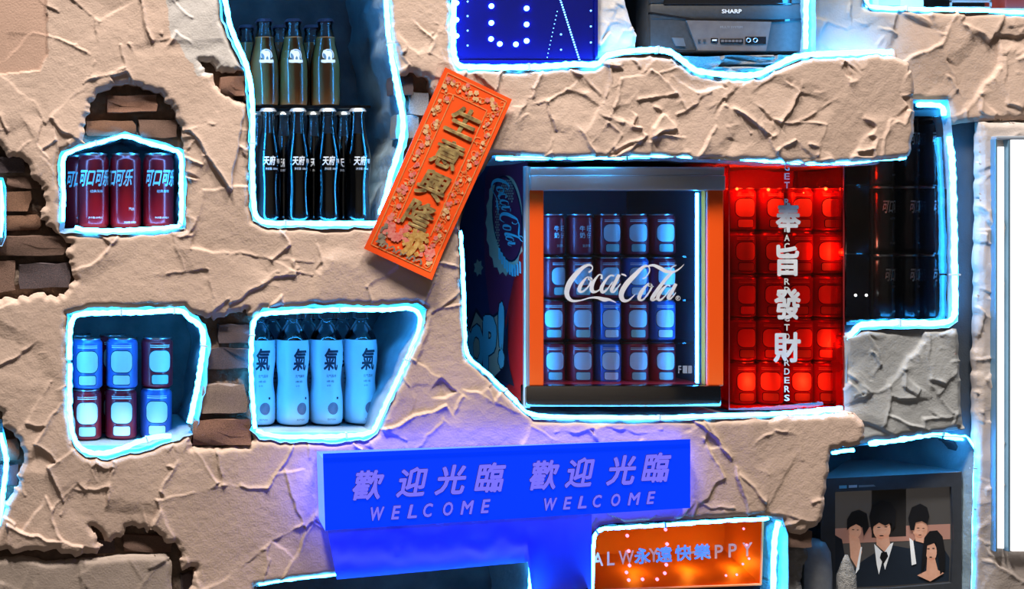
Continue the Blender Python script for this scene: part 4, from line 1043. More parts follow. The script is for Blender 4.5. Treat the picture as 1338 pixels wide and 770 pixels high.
PLET = mat('pale_letter', (0.80, 0.74, 0.72), 0.5, nscale=20)
for ch, y in zip('GETRICHACCORDINGTOORDERS', [219, 230.5, 242, 264, 276, 288, 299, 311, 322, 335, 350, 368, 379, 390, 402, 416, 428, 440, 462, 474, 485.5, 497, 508.5, 520]):
    if ch == 'I': continue
    part('letter', *text_px(ch, 1024.5, y - 4.2, 1031.5, y + 4.2, rpl, .0006, bold=.02), PLET, RB)
GLINT = mat_emit('warm_glint', (1.0, 0.45, 0.22), 60.0)  # reflected orange glints, built as small glowing beads
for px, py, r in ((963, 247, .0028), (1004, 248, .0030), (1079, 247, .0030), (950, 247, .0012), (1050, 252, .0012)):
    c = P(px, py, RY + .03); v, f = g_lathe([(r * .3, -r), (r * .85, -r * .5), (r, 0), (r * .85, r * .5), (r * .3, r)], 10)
    part('glint', *move((v, f), c), GLINT, RB, smooth=True)
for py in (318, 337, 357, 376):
    c = P(1092, py, RY + .06); r = .0014; v, f = g_lathe([(r * .3, -r), (r, 0), (r * .3, r)], 8); part('glint', *move((v, f), c), GLINT, RB, smooth=True)
def fill_light(name, loc, power, col, parent, r=.012):  # unseen point light added to brighten a box from inside
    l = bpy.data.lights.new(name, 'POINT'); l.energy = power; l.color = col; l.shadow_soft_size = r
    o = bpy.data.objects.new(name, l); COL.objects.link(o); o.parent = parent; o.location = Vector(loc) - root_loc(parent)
for px, py in ((963, 240), (1004, 240), (1079, 240), (1096, 330), (1096, 450), (985, 500), (1055, 500)): fill_light('fill_light', P(px, py, RY + .018), .13 if py == 500 else .27, (1.0, .62, .42), RB)  # added lights, no visible source, so the cans show through the red pane
ry = RY + .065
zz = rzb + .0045; hcan = H2 * .915
xr = [968, 1004, 1042, 1076]; rw5 = ['bottom', 'second', 'third', 'fourth', 'top']
for k in range(5):
    for i in range(4):
        instance(mr if random.random() < .8 else mw, 'milk_can', '%s can from left in the %s row%s inside red acrylic box' % (words[i], rw5[k], ' up' if 0 < k < 4 else ''), 'can', (P(xr[i], 0, ry).x, ry, zz + k * (hcan + .0004)), random.uniform(-.35, .2), 'milk cans in the red box', .915)

# ------------------------------------------------------------------ black cola cans in a clear case
H3, R3 = 0.134, 0.0228
blk = can_parts(H3, R3, BLK, [('brand_lettering', text_wrap('可口可乐', .047, H3 * .60, H3 * .80, R3, .02, .35), PRINT), ('flavour_lettering', text_wrap('经典美味', .018, H3 * .50, H3 * .54, R3, .01), GPRINT), ('small_lettering', text_wrap('无糖零卡', .018, H3 * .13, H3 * .16, R3, .01), GPRINT)])
yk = .10
zk = P(0, 419, yk).z
BC = thing('can_case', 'clear dark acrylic case holding black cola cans at right', 'case', (P(1175, 0, .06).x, .06, zk - .006))
kx0, kx1 = P(1106, 0, .055).x, P(1237, 0, .055).x; kzt = P(0, 152, .055).z
SMOKE = mat_glass('smoked_acrylic', (0.85, 0.88, 0.90), 1.0)
part('base_pane', *g_box(kx0, kx1, .055, .20, zk - .006, zk), CLIP, BC)
part('front_pane', *g_box(kx0, kx1, .055, .058, zk, kzt), SMOKE, BC); part('side_pane', *g_box(kx1 - .003, kx1, .058, .20, zk, kzt), SMOKE, BC)
part('back_pane', *g_box(kx0, kx1, .197, .20, zk, kzt), mat('case_back', (0.03, 0.033, 0.038), 0.4, col2=(0.012, 0.013, 0.016), nscale=12), BC)
part('top_pane', *g_box(kx0, kx1, .055, .20, kzt, kzt + .012), CLIP, BC)
part('edge_strip', *join(g_box(P(1195, 0, .055).x, P(1199, 0, .055).x, .0535, .055, zk, kzt), g_box(P(1138, 0, .055).x, P(1140, 0, .055).x, .0535, .055, zk, kzt)), mat_glass('edge_acrylic', (.75, .8, .85), 2.0), BC)
for k in range(3):
    if k: part('shelf', *g_box(kx0, kx1 - .004, .065, .19, zk + k * (H3 + .004) - .003, zk + k * (H3 + .004)), SMOKE, BC)
    for i, px in enumerate((1152, 1184, 1216)):
        instance(blk, 'soda_can', '%s black cola can of the %s shelf in dark acrylic case' % (['left', 'middle', 'right'][i], ['lowest', 'middle', 'highest'][k]), 'can', (P(px, 0, yk).x, yk, zk + k * (H3 + .004) + .0004), random.uniform(.5, .8), 'black cola cans')
for px, py in ((1118, 386), (1132, 386)):
    c = P(px, py, .07); r = .0026; v, f = g_lathe([(r * .3, -r), (r, 0), (r * .3, r)], 10)
    part('glint', *move((v, f), c), mat_emit('white_glint', (1, .95, .9), 8.0), BC, smooth=True)  # white specks reflected in the case, modelled as glowing beads

# ------------------------------------------------------------------ television at the top
TVG = mat('tv_grey_plastic', (0.050, 0.048, 0.047), 0.5, col2=(0.038, 0.037, 0.037), nscale=120, bump=.05)
TVL = mat('tv_panel_grey', (0.15, 0.125, 0.115), 0.4, col2=(0.12, 0.10, 0.095), nscale=60)
SCR = mat('tv_glass', (0.012, 0.013, 0.016), 0.08, nscale=5, coat=.5)
ty = 0.045
TV1 = thing('television', 'dark grey tube television with silver control panel above the upper beam', 'television', P(950, 69, ty))
def tx(px, y=ty): return P(px, 0, y).x
def tz(py, y=ty): return P(0, py, y).z
v, f = g_bevel(tx(850), tx(1049), ty + .01, ty + .07, tz(68), tz(-115), .006, 2); part('casing', v, f, TVG, TV1, ang=40)
bk0 = [(tx(856), ty + .07, tz(64)), (tx(1043), ty + .07, tz(64)), (tx(1043), ty + .07, tz(-110)), (tx(856), ty + .07, tz(-110))]
bk1 = [(tx(885), ty + .30, tz(50)), (tx(1014), ty + .30, tz(50)), (tx(1014), ty + .30, tz(-80)), (tx(885), ty + .30, tz(-80))]
part('rear_casing', bk0 + bk1, [(0, 4, 5, 1), (1, 5, 6, 2), (2, 6, 7, 3), (3, 7, 4, 0), (4, 7, 6, 5)], TVG, TV1)
part('bezel', *join(g_bevel(tx(850), tx(1049), ty, ty + .012, tz(26), tz(5), .003), g_bevel(tx(850), tx(868), ty, ty + .012, tz(5), tz(-112), .003), g_bevel(tx(1034), tx(1049), ty, ty + .012, tz(5), tz(-112), .003)), TVG, TV1, ang=40)
part('screen', *g_box(tx(868), tx(1034), ty + .004, ty + .009, tz(5), tz(-105)), SCR, TV1)
part('screen_rim', *g_bevel(tx(867), tx(1035), ty - .001, ty + .004, tz(6.5), tz(4), .001), SCR, TV1)
tpl = (Vector((0, ty + .004, 0)), Vector((0, -1, 0)))
lowp = [(850, 18), (912, 26), (1008, 28), (1049, 24), (1049, 66), (850, 64)]
def slab(pts, y0, y1):
    a_ = [P(p[0], p[1], y0) for p in pts]; b_ = [Vector((q.x, y1, q.z)) for q in a_]; n = len(pts); F_ = [tuple(t) for t in tri_poly(pts)]
    F_ += [(i, (i + 1) % n, n + (i + 1) % n, n + i) for i in range(n)]
    return a_ + b_, F_
part('groove', *slab([(850, 15.5), (908, 24.5), (1010, 26.5), (1049, 23.5), (1049, 26), (1010, 29), (908, 27), (850, 18)], ty - .0005, ty + .01), SCR, TV1)
part('lower_casing', *slab([(850, 18.5), (908, 27), (1010, 29), (1049, 26), (1049, 67), (850, 65)], ty + .001, ty + .012), TVG, TV1)
cp_ = part('control_panel', *slab([(897, 26.5), (1008, 28.5), (1001, 66.5), (912, 66)], ty - .003, ty + .005), TVL, TV1)
pn = (Vector((0, ty - .0032, 0)), Vector((0, -1, 0)))
part('brand_lettering', *text_px('SHARP', 943, 12, 969, 17.5, (Vector((0, ty - .0002, 0)), Vector((0, -1, 0))), .0004, bold=.03), PRINT, TV1)
part('small_lettering', *join(text_px('MULTI SYSTEM', 941, 34, 970, 37, pn, .0003)), GPRINT, cp_)
part('door_flap', *slab([(878, 49), (893, 49.5), (896, 60.5), (883, 60)], ty - .001, ty + .004), mat('tv_flap', (.12, .115, .115), .45, nscale=50), TV1)
for nm, q in (('indicator_slot', (929, 50, 938, 55.5)), ('button_row', (941, 50.5, 971, 56.5)), ('socket_panel', (974, 48, 1001, 57.5))):
    part(nm, *slab([(q[0], q[1]), (q[2], q[1]), (q[2], q[3]), (q[0], q[3])], ty - .0040, ty - .002), SCR, cp_)
for i in range(6): part('button', *slab([(942.5 + i * 4.7, 51.8), (946 + i * 4.7, 51.8), (946 + i * 4.7, 55), (942.5 + i * 4.7, 55)], ty - .0055, ty - .003), TVL, cp_)
part('button', *slab([(931, 51.5), (936.5, 51.5), (936.5, 53.5), (931, 53.5)], ty - .0055, ty - .003), PRINT, cp_)
for px in (978, 987):
    path = [P(px + 2.6 * math.cos(q), 52.5 + 2.6 * math.sin(q), ty - .005) for q in [i * .524 for i in range(13)]]
    part('socket', *g_tube(path, .0009, 6), ALU, cp_, smooth=True)
for px in (914, 921): part('knob', *slab([(px - 1.5, 51.5), (px + 1.5, 51.5), (px + 1.5, 54.5), (px - 1.5, 54.5)], ty - .005, ty - .002), TVG, cp_)

# ------------------------------------------------------------------ blue dot sign at the top
SGB = mat('sign_blue', (0.002, 0.006, 0.17), 0.25, col2=(0.0015, 0.004, 0.12), nscale=3, coat=.5)
sy_ = .022
SG = thing('led_sign', 'deep blue sign with white light dots shaping a letter U at top', 'sign', P(686, 82, sy_))
part('sign_panel', *g_bevel(P(596, 0, sy_).x, P(778, 0, sy_).x, sy_ + .004, sy_ + .03, P(0, 78, sy_).z, P(0, -110, sy_).z, .002), SGB, SG)
part('bottom_rail', *g_bevel(P(595, 0, sy_).x, P(779, 0, sy_).x, sy_ - .002, sy_ + .03, P(0, 87, sy_).z, P(0, 78.5, sy_).z, .0015), SGB, SG)
part('side_rail', *g_bevel(P(777, 0, sy_).x, P(781, 0, sy_).x, sy_ - .002, sy_ + .03, P(0, 78, sy_).z, P(0, -110, sy_).z, .001), SGB, SG)
DOT = mat_emit('sign_led', (0.035, 0.12, 1.0), 45.0); DOT2 = mat_emit('sign_dot_small', (0.12, 0.40, 1.0), 6.0)
def dot_mesh(r, m):
    v, f = g_lathe([(r, 0), (r * .9, r * .5), (r * .55, r * .9), (.0003, r * 1.05)], 12); me = me_of('sign_dot', [(x, -z, y) for x, y, z in v], f, m, True); return me
dm, ds = dot_mesh(.0052, DOT), dot_mesh(.0018, DOT2)
def put_dot(px, py, me):
    o = obj('sign_dot', me, SG); q = P(px, py, sy_ + .004); o.location = q - SG.location
for px, py in [(642, 8), (642, 30), (641.5, 51), (653, 57.5), (674, 58), (688, 53.5), (688, 32), (688, 11), (642, -14), (688, -11), (642, -36), (688, -33), (596.5, 4), (596.5, 26), (596.5, 47)]: put_dot(px, py, dm)
for i in range(28):  # diagonal of small reflections, put in as emissive dots
    t = i / 27; put_dot(729 + t * 28, -10 + t * 88, ds)
for i in range(12): t = i / 11; put_dot(728 - t * 13, 15 + t * 60, dot_mesh(.0010, DOT2) if i == 0 else bpy.data.meshes['sign_dot.002'])
for px, py in ((772, 14), (772, 34.5), (772, 55.5), (611, 2), (611, 21), (611, 40), (611, 59.5), (733, 45), (733, 65)): put_dot(px, py, ds)

# ------------------------------------------------------------------ welcome light box
WB = mat('welcome_blue', (0.002, 0.012, 0.30), 0.45, nscale=4, emit=(0.0, 0.040, 1.0), estr=0.95, spec=0.15)
WT = mat('welcome_letter', (0.06, 0.05, 0.3), 0.6, nscale=8, emit=(0.17, 0.15, 1.0), estr=0.95, spec=.1)
WE = mat('letter_edge', (0.03, 0.03, 0.20), 0.5, nscale=8)
WS = thing('welcome_sign', 'glowing blue welcome light box with lilac lettering fixed below the fridge', 'sign', P(660, 690, -.05))
yl, yr = -.060, -.030
q0, q1, q2, q3 = P(422, 599, yl), P(902, 580, yr), P(902, 664, yr), P(425, 694, yl)
wpl = plane_of(q0, q1, q3); q2 = on_plane(902, 664, wpl)
t0_, t1_ = P(430, 590, -.004), P(884, 574, -.004)
b0, b1 = Vector((q3.x, -.004, q3.z + .01)), Vector((q2.x, -.004, q2.z + .01))
WB2 = mat('welcome_blue_sides', (0.002, 0.012, 0.30), 0.45, nscale=4, emit=(0.02, 0.045, 1.0), estr=9.0, spec=0.15)
part('light_box', [q0, q1, q2, q3, Vector((q0.x, -.004, q0.z + .004)), Vector((q1.x, -.004, q1.z + .004)), b1, b0], [(0, 3, 2, 1), (0, 1, 5, 4), (1, 2, 6, 5), (3, 7, 6, 2), (0, 4, 7, 3)], [WB, WB2], WS, mi=[0, 1, 1, 1, 1])
part('top_flange', *(lambda A: (A, [(0, 1, 3, 2), (0, 2, 6, 4), (1, 5, 7, 3), (4, 6, 7, 5), (0, 4, 5, 1), (2, 3, 7, 6)]))([P(422, 599, yl - .003), P(902, 580, yr - .003), P(422, 593, yl - .003), P(902, 574, yr - .003), P(422, 599, yl + .004), P(902, 580, yr + .004), P(422, 593, yl + .004), P(902, 574, yr + .004)]), WB, WS)
def wtext(tx_, x0, y0, x1, y1, sk, bold, shear):
    part('letter_edge', *text_px(tx_, x0 - .6, y0 - .6, x1 + .6, y1 + .6, wpl, .0008, bold + .022, shear, 0, sk), WE, WS)
    part('letter', *text_px(tx_, x0, y0, x1, y1, wpl, .0016, bold, shear, 0, sk), WT, WS)
for ch, x, y in zip('歡迎光臨歡迎光臨', (481, 538, 588, 640, 711, 757, 811, 857), (634, 630, 627, 624, 621, 617.5, 614.5, 611)):
    s_ = 20 if x < 680 else 18.8; wtext(ch, x - s_ - 1, y - 19.5, x + s_ + 1, y + 19.5, .05, .03, .22)
for i, ch in enumerate('WELCOME'):
    x = 493 + (0, 24, 45, 66, 92, 117, 141)[i]; y = 672 - (x - 485) * .07; wd = 18 if ch in 'WM' else 13
    wtext(ch, x - wd / 2, y - 9, x + wd / 2, y + 9, .06, .03, .22)
    x = 719 + (0, 22, 41, 61, 85, 109, 131)[i]; y = 659.5 - (x - 711) * .065; wd = 17 if ch in 'WM' else 12
    wtext(ch, x - wd / 2, y - 8.2, x + wd / 2, y + 8.2, .06, .03, .22)
# vinyl skirt below it: thin and translucent
VIN = mat('blue_vinyl', (0.05, 0.075, 0.62), 0.35, col2=(0.045, 0.06, 0.5), nscale=5)
nt_ = VIN.node_tree; mx_ = nt_.nodes.new('ShaderNodeMixShader'); tl_ = nt_.nodes.new('ShaderNodeBsdfTranslucent'); tl_.inputs[0].default_value = (0.10, 0.14, 0.9, 1); mx_.inputs[0].default_value = 0.55
nt_.links.new(nt_.nodes['Principled BSDF'].outputs[0], mx_.inputs[1]); nt_.links.new(tl_.outputs[0], mx_.inputs[2]); nt_.links.new(mx_.outputs[0], nt_.nodes['Material Output'].inputs[0])
NS, MS = 60, 16; V = []; F = []
for j in range(MS + 1):
    t = j / MS
    for i in range(NS + 1):
        s_ = i / NS; px = 428 + s_ * 345; top = 694 - (px - 425) * .0629
        bot = 757 - (px - 440) * .088 if px < 690 else 775
        bot = min(bot, 900); py = top + (bot - top) * t; pxx_ = px + 12 * t * (1 - s_)
        yy = (yl + (yr - yl) * (px - 422) / 480.) * (1 - t ** 1.5) * .96 - .012 - .006 * math.sin(t * 3.1)
        yy += .010 * (vnoise(np.array([px / 26.]), np.array([t * 2.2]), 5)[0] - .5) * math.sin(t * 3.14) + .005 * (vnoise(np.array([px / 9. + t * 2]), np.array([t * 4.]), 8)[0] - .5) * math.sin(t * 3.14)
        V.append(P(pxx_, py - .5, min(yy, -.012)))
for j in range(MS):
    for i in range(NS):
        q = j * (NS + 1) + i; F.append((q, q + NS + 1, q + NS + 2, q + 1))
part('vinyl_skirt', V, F, VIN, WS, smooth=True)

# ------------------------------------------------------------------ orange acrylic box
oy = .022
OB = thing('acrylic_sign', 'orange acrylic box sign with pink glints and blue characters, bottom centre', 'sign', P(890, 790, oy))
o0, o1, o2, o3 = P(776, 693, oy), P(997, 676, oy), P(994, 764, oy), P(777, 772, oy)
OAC = mat_glass('orange_acrylic', (1.0, 0.56, 0.17), 0.6)
OIN = mat('orange_inside', (0.70, 0.36, 0.10), 0.45, col2=(0.58, 0.28, 0.07), nscale=5)
dpt = Vector((0, .14, 0))
part('front_pane', [o0, o1, o2, o3] + [q + Vector((0, .004, 0)) for q in (o0, o1, o2, o3)], [(0, 3, 2, 1), (4, 5, 6, 7), (0, 1, 5, 4), (1, 2, 6, 5), (2, 3, 7, 6), (3, 0, 4, 7)], OAC, OB)
sh_ = Vector((.0, .0, .012))
bq = [q + dpt for q in (o0, o1, o2, o3)]; bq[2] = bq[2] + Vector((0, 0, .035)); bq[3] = bq[3] + Vector((0, 0, .035))
part('back_pane', bq, [(0, 3, 2, 1)], OIN, OB)
part('side_pane', [o1, bq[1], bq[2], o2], [(0, 1, 2, 3)], OIN, OB); part('side_pane', [o0, bq[0], bq[3], o3], [(0, 3, 2, 1)], OIN, OB)
part('base_pane', [o3, o2, bq[2], bq[3]], [(0, 1, 2, 3)], OIN, OB); part('top_pane', [o0, o1, bq[1], bq[0]], [(0, 3, 2, 1)], OIN, OB)
part('rim', *join(g_tube([o3, o2], .0022, 6), g_tube([o1, o2], .0022, 6)), mat('orange_rim', (.9, .25, .08), .3, nscale=5, emit=(1, .25, .06), estr=.15), OB)
opl = plane_of(o0, o1, o3)
def otxt(s, x0, y0, x1, y1, e, b, sk): return text_px(s, x0, y0, x1, y1, opl, e, b, 0, 0, sk)
PKL = mat('pink_letter', (.85, .45, .36), .5, nscale=20, emit=(1, .42, .3), estr=.25)
for ch, x, y, w_ in (('A', 781, 731, 14), ('L', 798, 730, 10), ('W', 818, 728.5, 20), ('A', 838, 727, 14), ('Y', 854, 725.5, 13), ('S', 872, 724, 11), ('H', 906, 722, 12), ('A', 922, 721, 14), ('P', 939, 721, 11), ('P', 957, 719.5, 11), ('Y', 976, 718, 13)):
    part('letter', *otxt(ch, x - w_ / 2, y - 9, x + w_ / 2, y + 9, .0008, .02, .05), PKL, OB)
for ch, x, y in zip('永遠快樂', (839, 867, 892, 917), (726.5, 724.5, 722.5, 721)):
    part('blue_character', *otxt(ch, x - 10.8, y - 10.5, x + 10.8, y + 10.5, .0016, .03, .05), mat('blue_letter', (.12, .30, .85), .5, nscale=20, emit=(.14, .38, 1), estr=.55), OB)
PGL = mat_emit('pink_glint', (1.0, 0.22, 0.36), 3.0)  # pink dots mirrored in the pane, built as emissive studs
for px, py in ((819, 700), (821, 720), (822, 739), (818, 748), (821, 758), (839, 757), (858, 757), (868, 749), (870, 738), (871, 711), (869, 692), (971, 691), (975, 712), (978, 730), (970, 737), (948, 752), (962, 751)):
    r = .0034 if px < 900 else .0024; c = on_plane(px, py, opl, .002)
    v, f = g_lathe([(r * .3, -r), (r * .85, -r * .5), (r, 0), (r * .85, r * .5), (r * .3, r)], 10); part('glint', *move((v, f), c), PGL, OB, smooth=True)
for px in (830, 900, 960): fill_light('fill_light', P(px, 735, oy + .06), .085, (1.0, .85, .65), OB)  # unseen lights added to brighten the orange interior
part('lower_pane', [o3 + Vector((0, .002, -.002)), o2 + Vector((0, .002, -.002)), P(994, 830, oy), P(777, 838, oy)], [(0, 3, 2, 1)], SCR, OB)
# cable beside it
pts = catmull([(746, 790, -.01), (750, 760, -.012), (756, 742, -.014), (763, 748, -.014), (766, 770, -.012), (768, 800, -.01)], 6)
single('power_cable', *g_tube([P(*q) for q in pts], .0045, 8), CLIP, 'short black cable loop at the left of the orange acrylic box', 'cable', smooth=True)

# ------------------------------------------------------------------ television at the lower right
TB = mat('tv_blue_black', (0.36, 0.37, 0.40), 0.4, col2=(0.31, 0.32, 0.35), nscale=100)
TV2 = thing('television', 'old tube television showing four people, in the lower right niche', 'television', P(1160, 800, .06))
ya, yb2 = .105, .055
A0, A1, A2, A3 = P(1072, 626, ya), P(1256, 617, yb2), P(1256, 850, yb2), P(1072, 850, ya)
tp = plane_of(A0, A1, A3)
def T(px, py, e=0.0): return on_plane(px, py, tp, e)
B0, B1 = P(1108, 601, .30), P(1216, 600, .26); B2, B3 = Vector((B1.x, B1.y, A2.z)), Vector((B0.x, B0.y, A3.z))
part('casing', [A0, A1, A2, A3, B0, B1, B2, B3], [(0, 1, 5, 4), (1, 2, 6, 5), (3, 0, 4, 7), (4, 5, 6, 7), (2, 3, 7, 6)], TB, TV2)
hole = [(1091, 643), (1243, 636), (1246, 700), (1243, 762), (1165, 769), (1091, 772)]
def frame_quad(o_, i_, e):
    n = len(o_); V_ = [T(*p, e) for p in o_] + [T(*p, e) for p in i_] + [T(*p, -.012) for p in i_]
    return V_, [(i, (i + 1) % n, n + (i + 1) % n, n + i) for i in range(n)] + [(n + i, n + (i + 1) % n, 2 * n + (i + 1) % n, 2 * n + i) for i in range(n)]
part('bezel', *frame_quad([(1072, 626), (1256, 617), (1256, 700), (1256, 850), (1165, 850), (1072, 850)], hole, .0012), mat('tv_bezel', (0.045, 0.05, 0.06), 0.35, nscale=60), TV2)
scr = part('screen', [T(p[0], p[1], -.008) for p in hole], tri_poly(hole), mat('tv_screen_lit', (0.05, 0.048, 0.046), 0.12, nscale=3, emit=(0.30, 0.26, 0.24), estr=0.10, coat=.3), TV2)
part('badge', *poly_px([(1096, 634.6), (1106, 634.2), (1106, 638.2), (1096, 638.6)], tp, .0018), mat('badge_cyan', (.20, .55, .75), .4, nscale=20), TV2)
part('badge', *poly_px([(1108.5, 634.2), (1119.5, 633.7), (1119.5, 637), (1108.5, 637.6)], tp, .0018), mat('badge_pale', (.55, .60, .70), .4, nscale=20), TV2)
part('badge', *poly_px([(1121.5, 634.2), (1141, 633.4), (1144, 635.6), (1121.5, 637)], tp, .0018), mat('badge_grey', (.22, .25, .28), .4, nscale=20), TV2)
SKIN = mat('picture_skin', (0.50, 0.28, 0.20), .4, col2=(.40, .2, .13), nscale=60, emit=(0.80, 0.40, 0.26), estr=.30)
HAIR = mat('picture_black', (0.012, 0.012, 0.014), .3, nscale=20)
SUIT = mat('picture_suit', (0.018, 0.028, 0.045), .3, nscale=20)
SHIRT = mat('picture_white', (0.7, 0.7, 0.7), .4, nscale=20, emit=(.8, .8, .8), estr=.35)
ROSE = mat('picture_rose', (0.35, 0.18, 0.14), .4, nscale=8, emit=(.5, .24, .18), estr=.25)
def pic(nm, polys, m, e):
    for q in polys: part(nm, [T(p[0], p[1], e) for p in q], tri_poly(q), m, scr)
def E(cx, cy, a, b, rot=0, n=18): return ell(cx, cy, a, b, rot, n)
pic('picture_backdrop', [[(1092, 692), (1244, 686), (1244, 706), (1092, 712)]], ROSE, -.0075)
pic('picture_shade', [[(1141, 642), (1186, 640), (1186, 702), (1141, 704)]], mat('picture_brown', (0.03, 0.026, 0.024), .3, nscale=8), -.0073)
pic('picture_suits', [[(1092, 700), (1102, 706), (1106, 730), (1112, 752), (1128, 735), (1148, 722), (1168, 714), (1190, 718), (1200, 702), (1230, 710), (1243, 730), (1242, 761), (1165, 767), (1092, 770)]], SUIT, -.0070)
pic('picture_faces', [E(1119, 695, 8, 10, .15), [(1111, 700), (1124, 704), (1128, 722), (1122, 745), (1113, 730)], E(1154, 693, 11.5, 14), [(1147, 700), (1163, 700), (1165, 714), (1157, 722), (1147, 713)], E(1204, 692, 10, 13, -.15), [(1197, 698), (1210, 702), (1212, 712), (1198, 708)]], SKIN, -.0062)
pic('picture_shirts', [[(1144, 712), (1150, 718), (1156, 724), (1165, 712), (1169, 710), (1163, 730), (1158, 746), (1155, 732), (1150, 752), (1147, 738)], [(1190, 704), (1195, 708), (1199, 738), (1193, 740)], [(1126, 716), (1128, 716), (1124, 745), (1119, 752)]], SHIRT, -.0058)
pic('picture_tie', [[(1153, 723), (1160, 722), (1162, 728), (1156, 738), (1151, 730)]], HAIR, -.0052)
pic('picture_hair', [[(1108, 694), (1108, 680), (1114, 670), (1124, 667), (1134, 672), (1137, 690), (1130, 702), (1128, 690), (1120, 686), (1112, 690)], [(1140, 694), (1137, 676), (1141, 662), (1152, 655), (1165, 657), (1172, 668), (1171, 688), (1167, 693), (1166, 684), (1158, 688), (1150, 684), (1143, 689)], [(1191, 694), (1188, 678), (1193, 664), (1204, 659), (1213, 664), (1216, 676), (1213, 686), (1206, 682), (1198, 684), (1196, 694)]], HAIR, -.0050)
pic('picture_hair', [[(1205, 752), (1207, 720), (1209, 704), (1216, 695), (1226, 694), (1233, 702), (1236, 720), (1236, 745), (1230, 752), (1228, 730), (1224, 710), (1213, 714), (1211, 735)]], HAIR, -.0046)
pic('picture_faces', [E(1218, 721, 7.5, 13, -.08), [(1213, 730), (1223, 730), (1227, 746), (1235, 750), (1217, 761), (1200, 753), (1212, 747)]], SKIN, -.0049)
pic('picture_features', [E(1149.5, 690, 2.2, .7), E(1159, 689.5, 2.2, .7), E(1153, 701, 3, .8), E(1214.5, 718, 1.8, .7), E(1221, 717.5, 1.8, .7), E(1217.5, 729, 2, .7), E(1201, 691, 2, .6), E(1208, 691.5, 1.6, .6), E(1203.5, 700, 2, .6), E(1116, 693, 1.8, .6), E(1122, 693.5, 1.4, .6)], HAIR, -.0044)
v, f = g_lathe([(.004, 0), (.024, .006), (.031, .03), (.032, .09), (.029, .135), (.020, .155), (.004, .160)], 24)
part('side_bulge', *move((v, f), P(1064, 806, .115)), TB, TV2, smooth=True)
# small stone in front
v, f = g_lathe([(.004, 0), (.014, .004), (.019, .02), (.020, .055), (.018, .085), (.012, .104), (.007, .116), (.003, .126)], 20)
v = [Vector((x * (1 + .12 * math.sin(z * 90 + x * 300)), y_ * .7, z)) for x, y_, z in v]
single('stone_ornament', *move((v, f), P(1106, 808, .045)), mat('mottled_stone', (.42, .40, .38), .8, col2=(.16, .16, .16), nscale=90, bump=.6), 'small mottled grey stone in front of the lower right television', 'ornament', smooth=True)

# ------------------------------------------------------------------ tube lights at the right
TUBE = mat_emit('white_tube', (0.93, 0.97, 1.0), 1.5); TUBE2 = mat_emit('white_panel', (1.0, 1.0, 1.0), 1.6)
HOUS = mat('lamp_housing', (0.42, 0.47, 0.54), 0.35, .3, nscale=10)
LY = .038
LP = thing('tube_lamp', 'tall bright white tube light panel on the right column', 'lamp', P(1320, 722, LY))
part('housing', *g_bevel(P(1297, 0, LY).x, P(1460, 0, LY).x, LY + .008, LY + .03, P(0, 722, LY).z, P(0, 180, LY).z, .003), HOUS, LP, ang=40)
part('tube', *g_tube([P(1306, 716, LY), P(1306, 192, LY)], .0075, 14), TUBE, LP, smooth=True)
part('divider', *join(g_bevel(P(1313.5, 0, LY).x, P(1316.5, 0, LY).x, LY - .008, LY + .01, P(0, 720, LY).z, P(0, 182, LY).z, .001), g_bevel(P(1297, 0, LY).x, P(1299.5, 0, LY).x, LY - .008, LY + .01, P(0, 720, LY).z, P(0, 182, LY).z, .001)), mat('lamp_divider', (.16, .30, .42), .3, .3, nscale=10), LP)
part('diffuser', *g_bevel(P(1319, 0, LY).x, P(1458, 0, LY).x, LY - .006, LY + .01, P(0, 720, LY).z, P(0, 183, LY).z, .003), TUBE2, LP)
part('end_cap', *g_bevel(P(1298, 0, LY).x, P(1460, 0, LY).x, LY - .009, LY + .012, P(0, 183, LY).z, P(0, 178, LY).z, .002), HOUS, LP, ang=40)

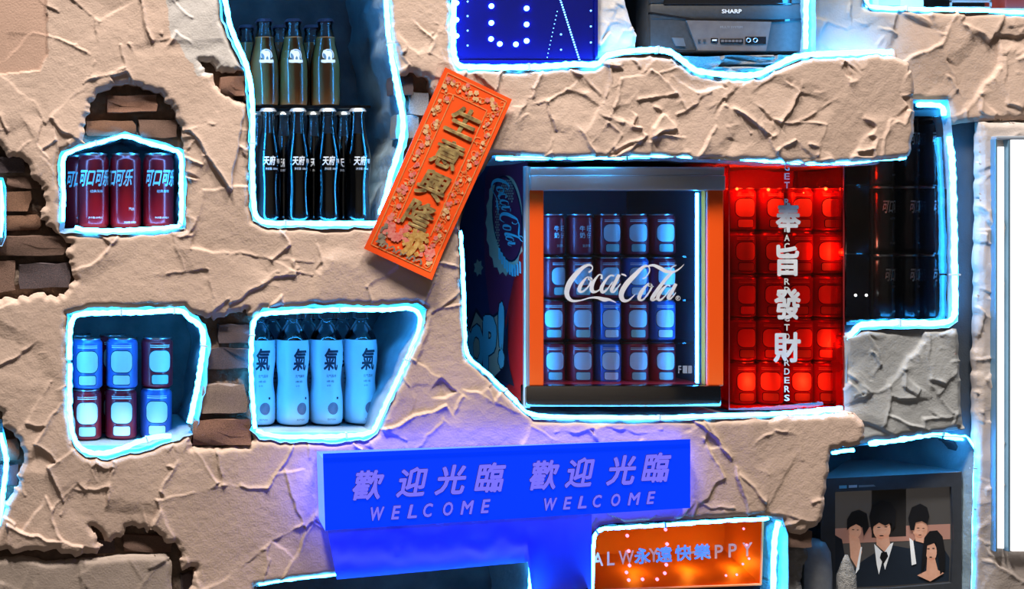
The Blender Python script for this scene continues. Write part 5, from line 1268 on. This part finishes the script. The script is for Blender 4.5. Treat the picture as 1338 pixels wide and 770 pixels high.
# ------------------------------------------------------------------ shelf at the top right corner
zt_ = ledge(1132, 1480, 10.5, .066, .30, wall_upper)
zt2 = zt_ + .0005
bxa = thing('glass_box', 'frosted white box standing on shelf at the top right', 'box', (P(1172, 0, .08).x, .08, zt2))
x0_, x1_ = P(1140, 0, .08).x, P(1208, 0, .08).x
FROST = mat('frosted_white', (.85, .88, .9), .4, nscale=10)
part('box_body', *g_bevel(x0_, x1_, .08, .16, zt2, zt2 + .10, .004), FROST, bxa, ang=40)
part('box_window', *g_bevel(P(1148, 0, .08).x, P(1176, 0, .08).x, .0785, .082, zt2 + .006, zt2 + .05, .001), mat('frost_grey', (.45, .5, .58), .4, nscale=10), bxa)
x0_, x1_ = P(1242, 0, .07).x, P(1296, 0, .07).x
rk = thing('wire_rack', 'small blue-lit metal rack on shelf at the top right', 'rack', ((x0_ + x1_) / 2, .08, zt2))
part('rack_frame', *join(g_box(x0_, x1_, .07, .15, zt2, zt2 + .003), g_box(x0_, x0_ + .003, .07, .073, zt2, zt2 + .08), g_box(x1_ - .003, x1_, .07, .073, zt2, zt2 + .08)), CHROME, rk)
part('rack_bar', *g_box(x0_, x1_, .07, .073, zt2 + .012, zt2 + .016), CHROME, rk)
x0_, x1_ = P(1314, 0, .07).x, P(1365, 0, .07).x
rb = thing('red_carton', 'dark red carton on shelf in the top right corner', 'carton', ((x0_ + x1_) / 2, .07, zt2))
part('carton_body', *g_bevel(x0_, x1_, .07, .13, zt2, zt2 + .09, .002), mat('carton_red', (.22, .03, .02), .5, nscale=10), rb)
part('carton_flap', *g_bevel(x0_, x1_, .068, .07, zt2 + .07, zt2 + .09, .0005), mat('carton_red', (.22, .03, .02), .5, nscale=10), rb)

# ------------------------------------------------------------------ rest of the room, behind and beside the camera
FLOOR = mat('floor_concrete', (0.07, 0.066, 0.062), 0.5, nscale=3, bump=.1)
RW = mat('room_plaster', (0.13, 0.115, 0.10), 0.85, nscale=3, bump=.2)
def struct(name, g, m):
    o = obj(name, me_of(name, g[0], g[1], m)); o['kind'] = 'structure'; return o
struct('floor', g_box(-2.5, 4.5, -4.2, .7, -.05, 0), FLOOR)
struct('ceiling', g_box(-2.5, 4.5, -4.2, .7, 5.7, 5.75), RW)
struct('wall_opposite', g_box(-2.5, 4.5, -4.25, -4.2, 0, 5.7), RW)
struct('wall_behind', g_box(-2.5, 4.5, .62, .7, 0, 5.7), RW)
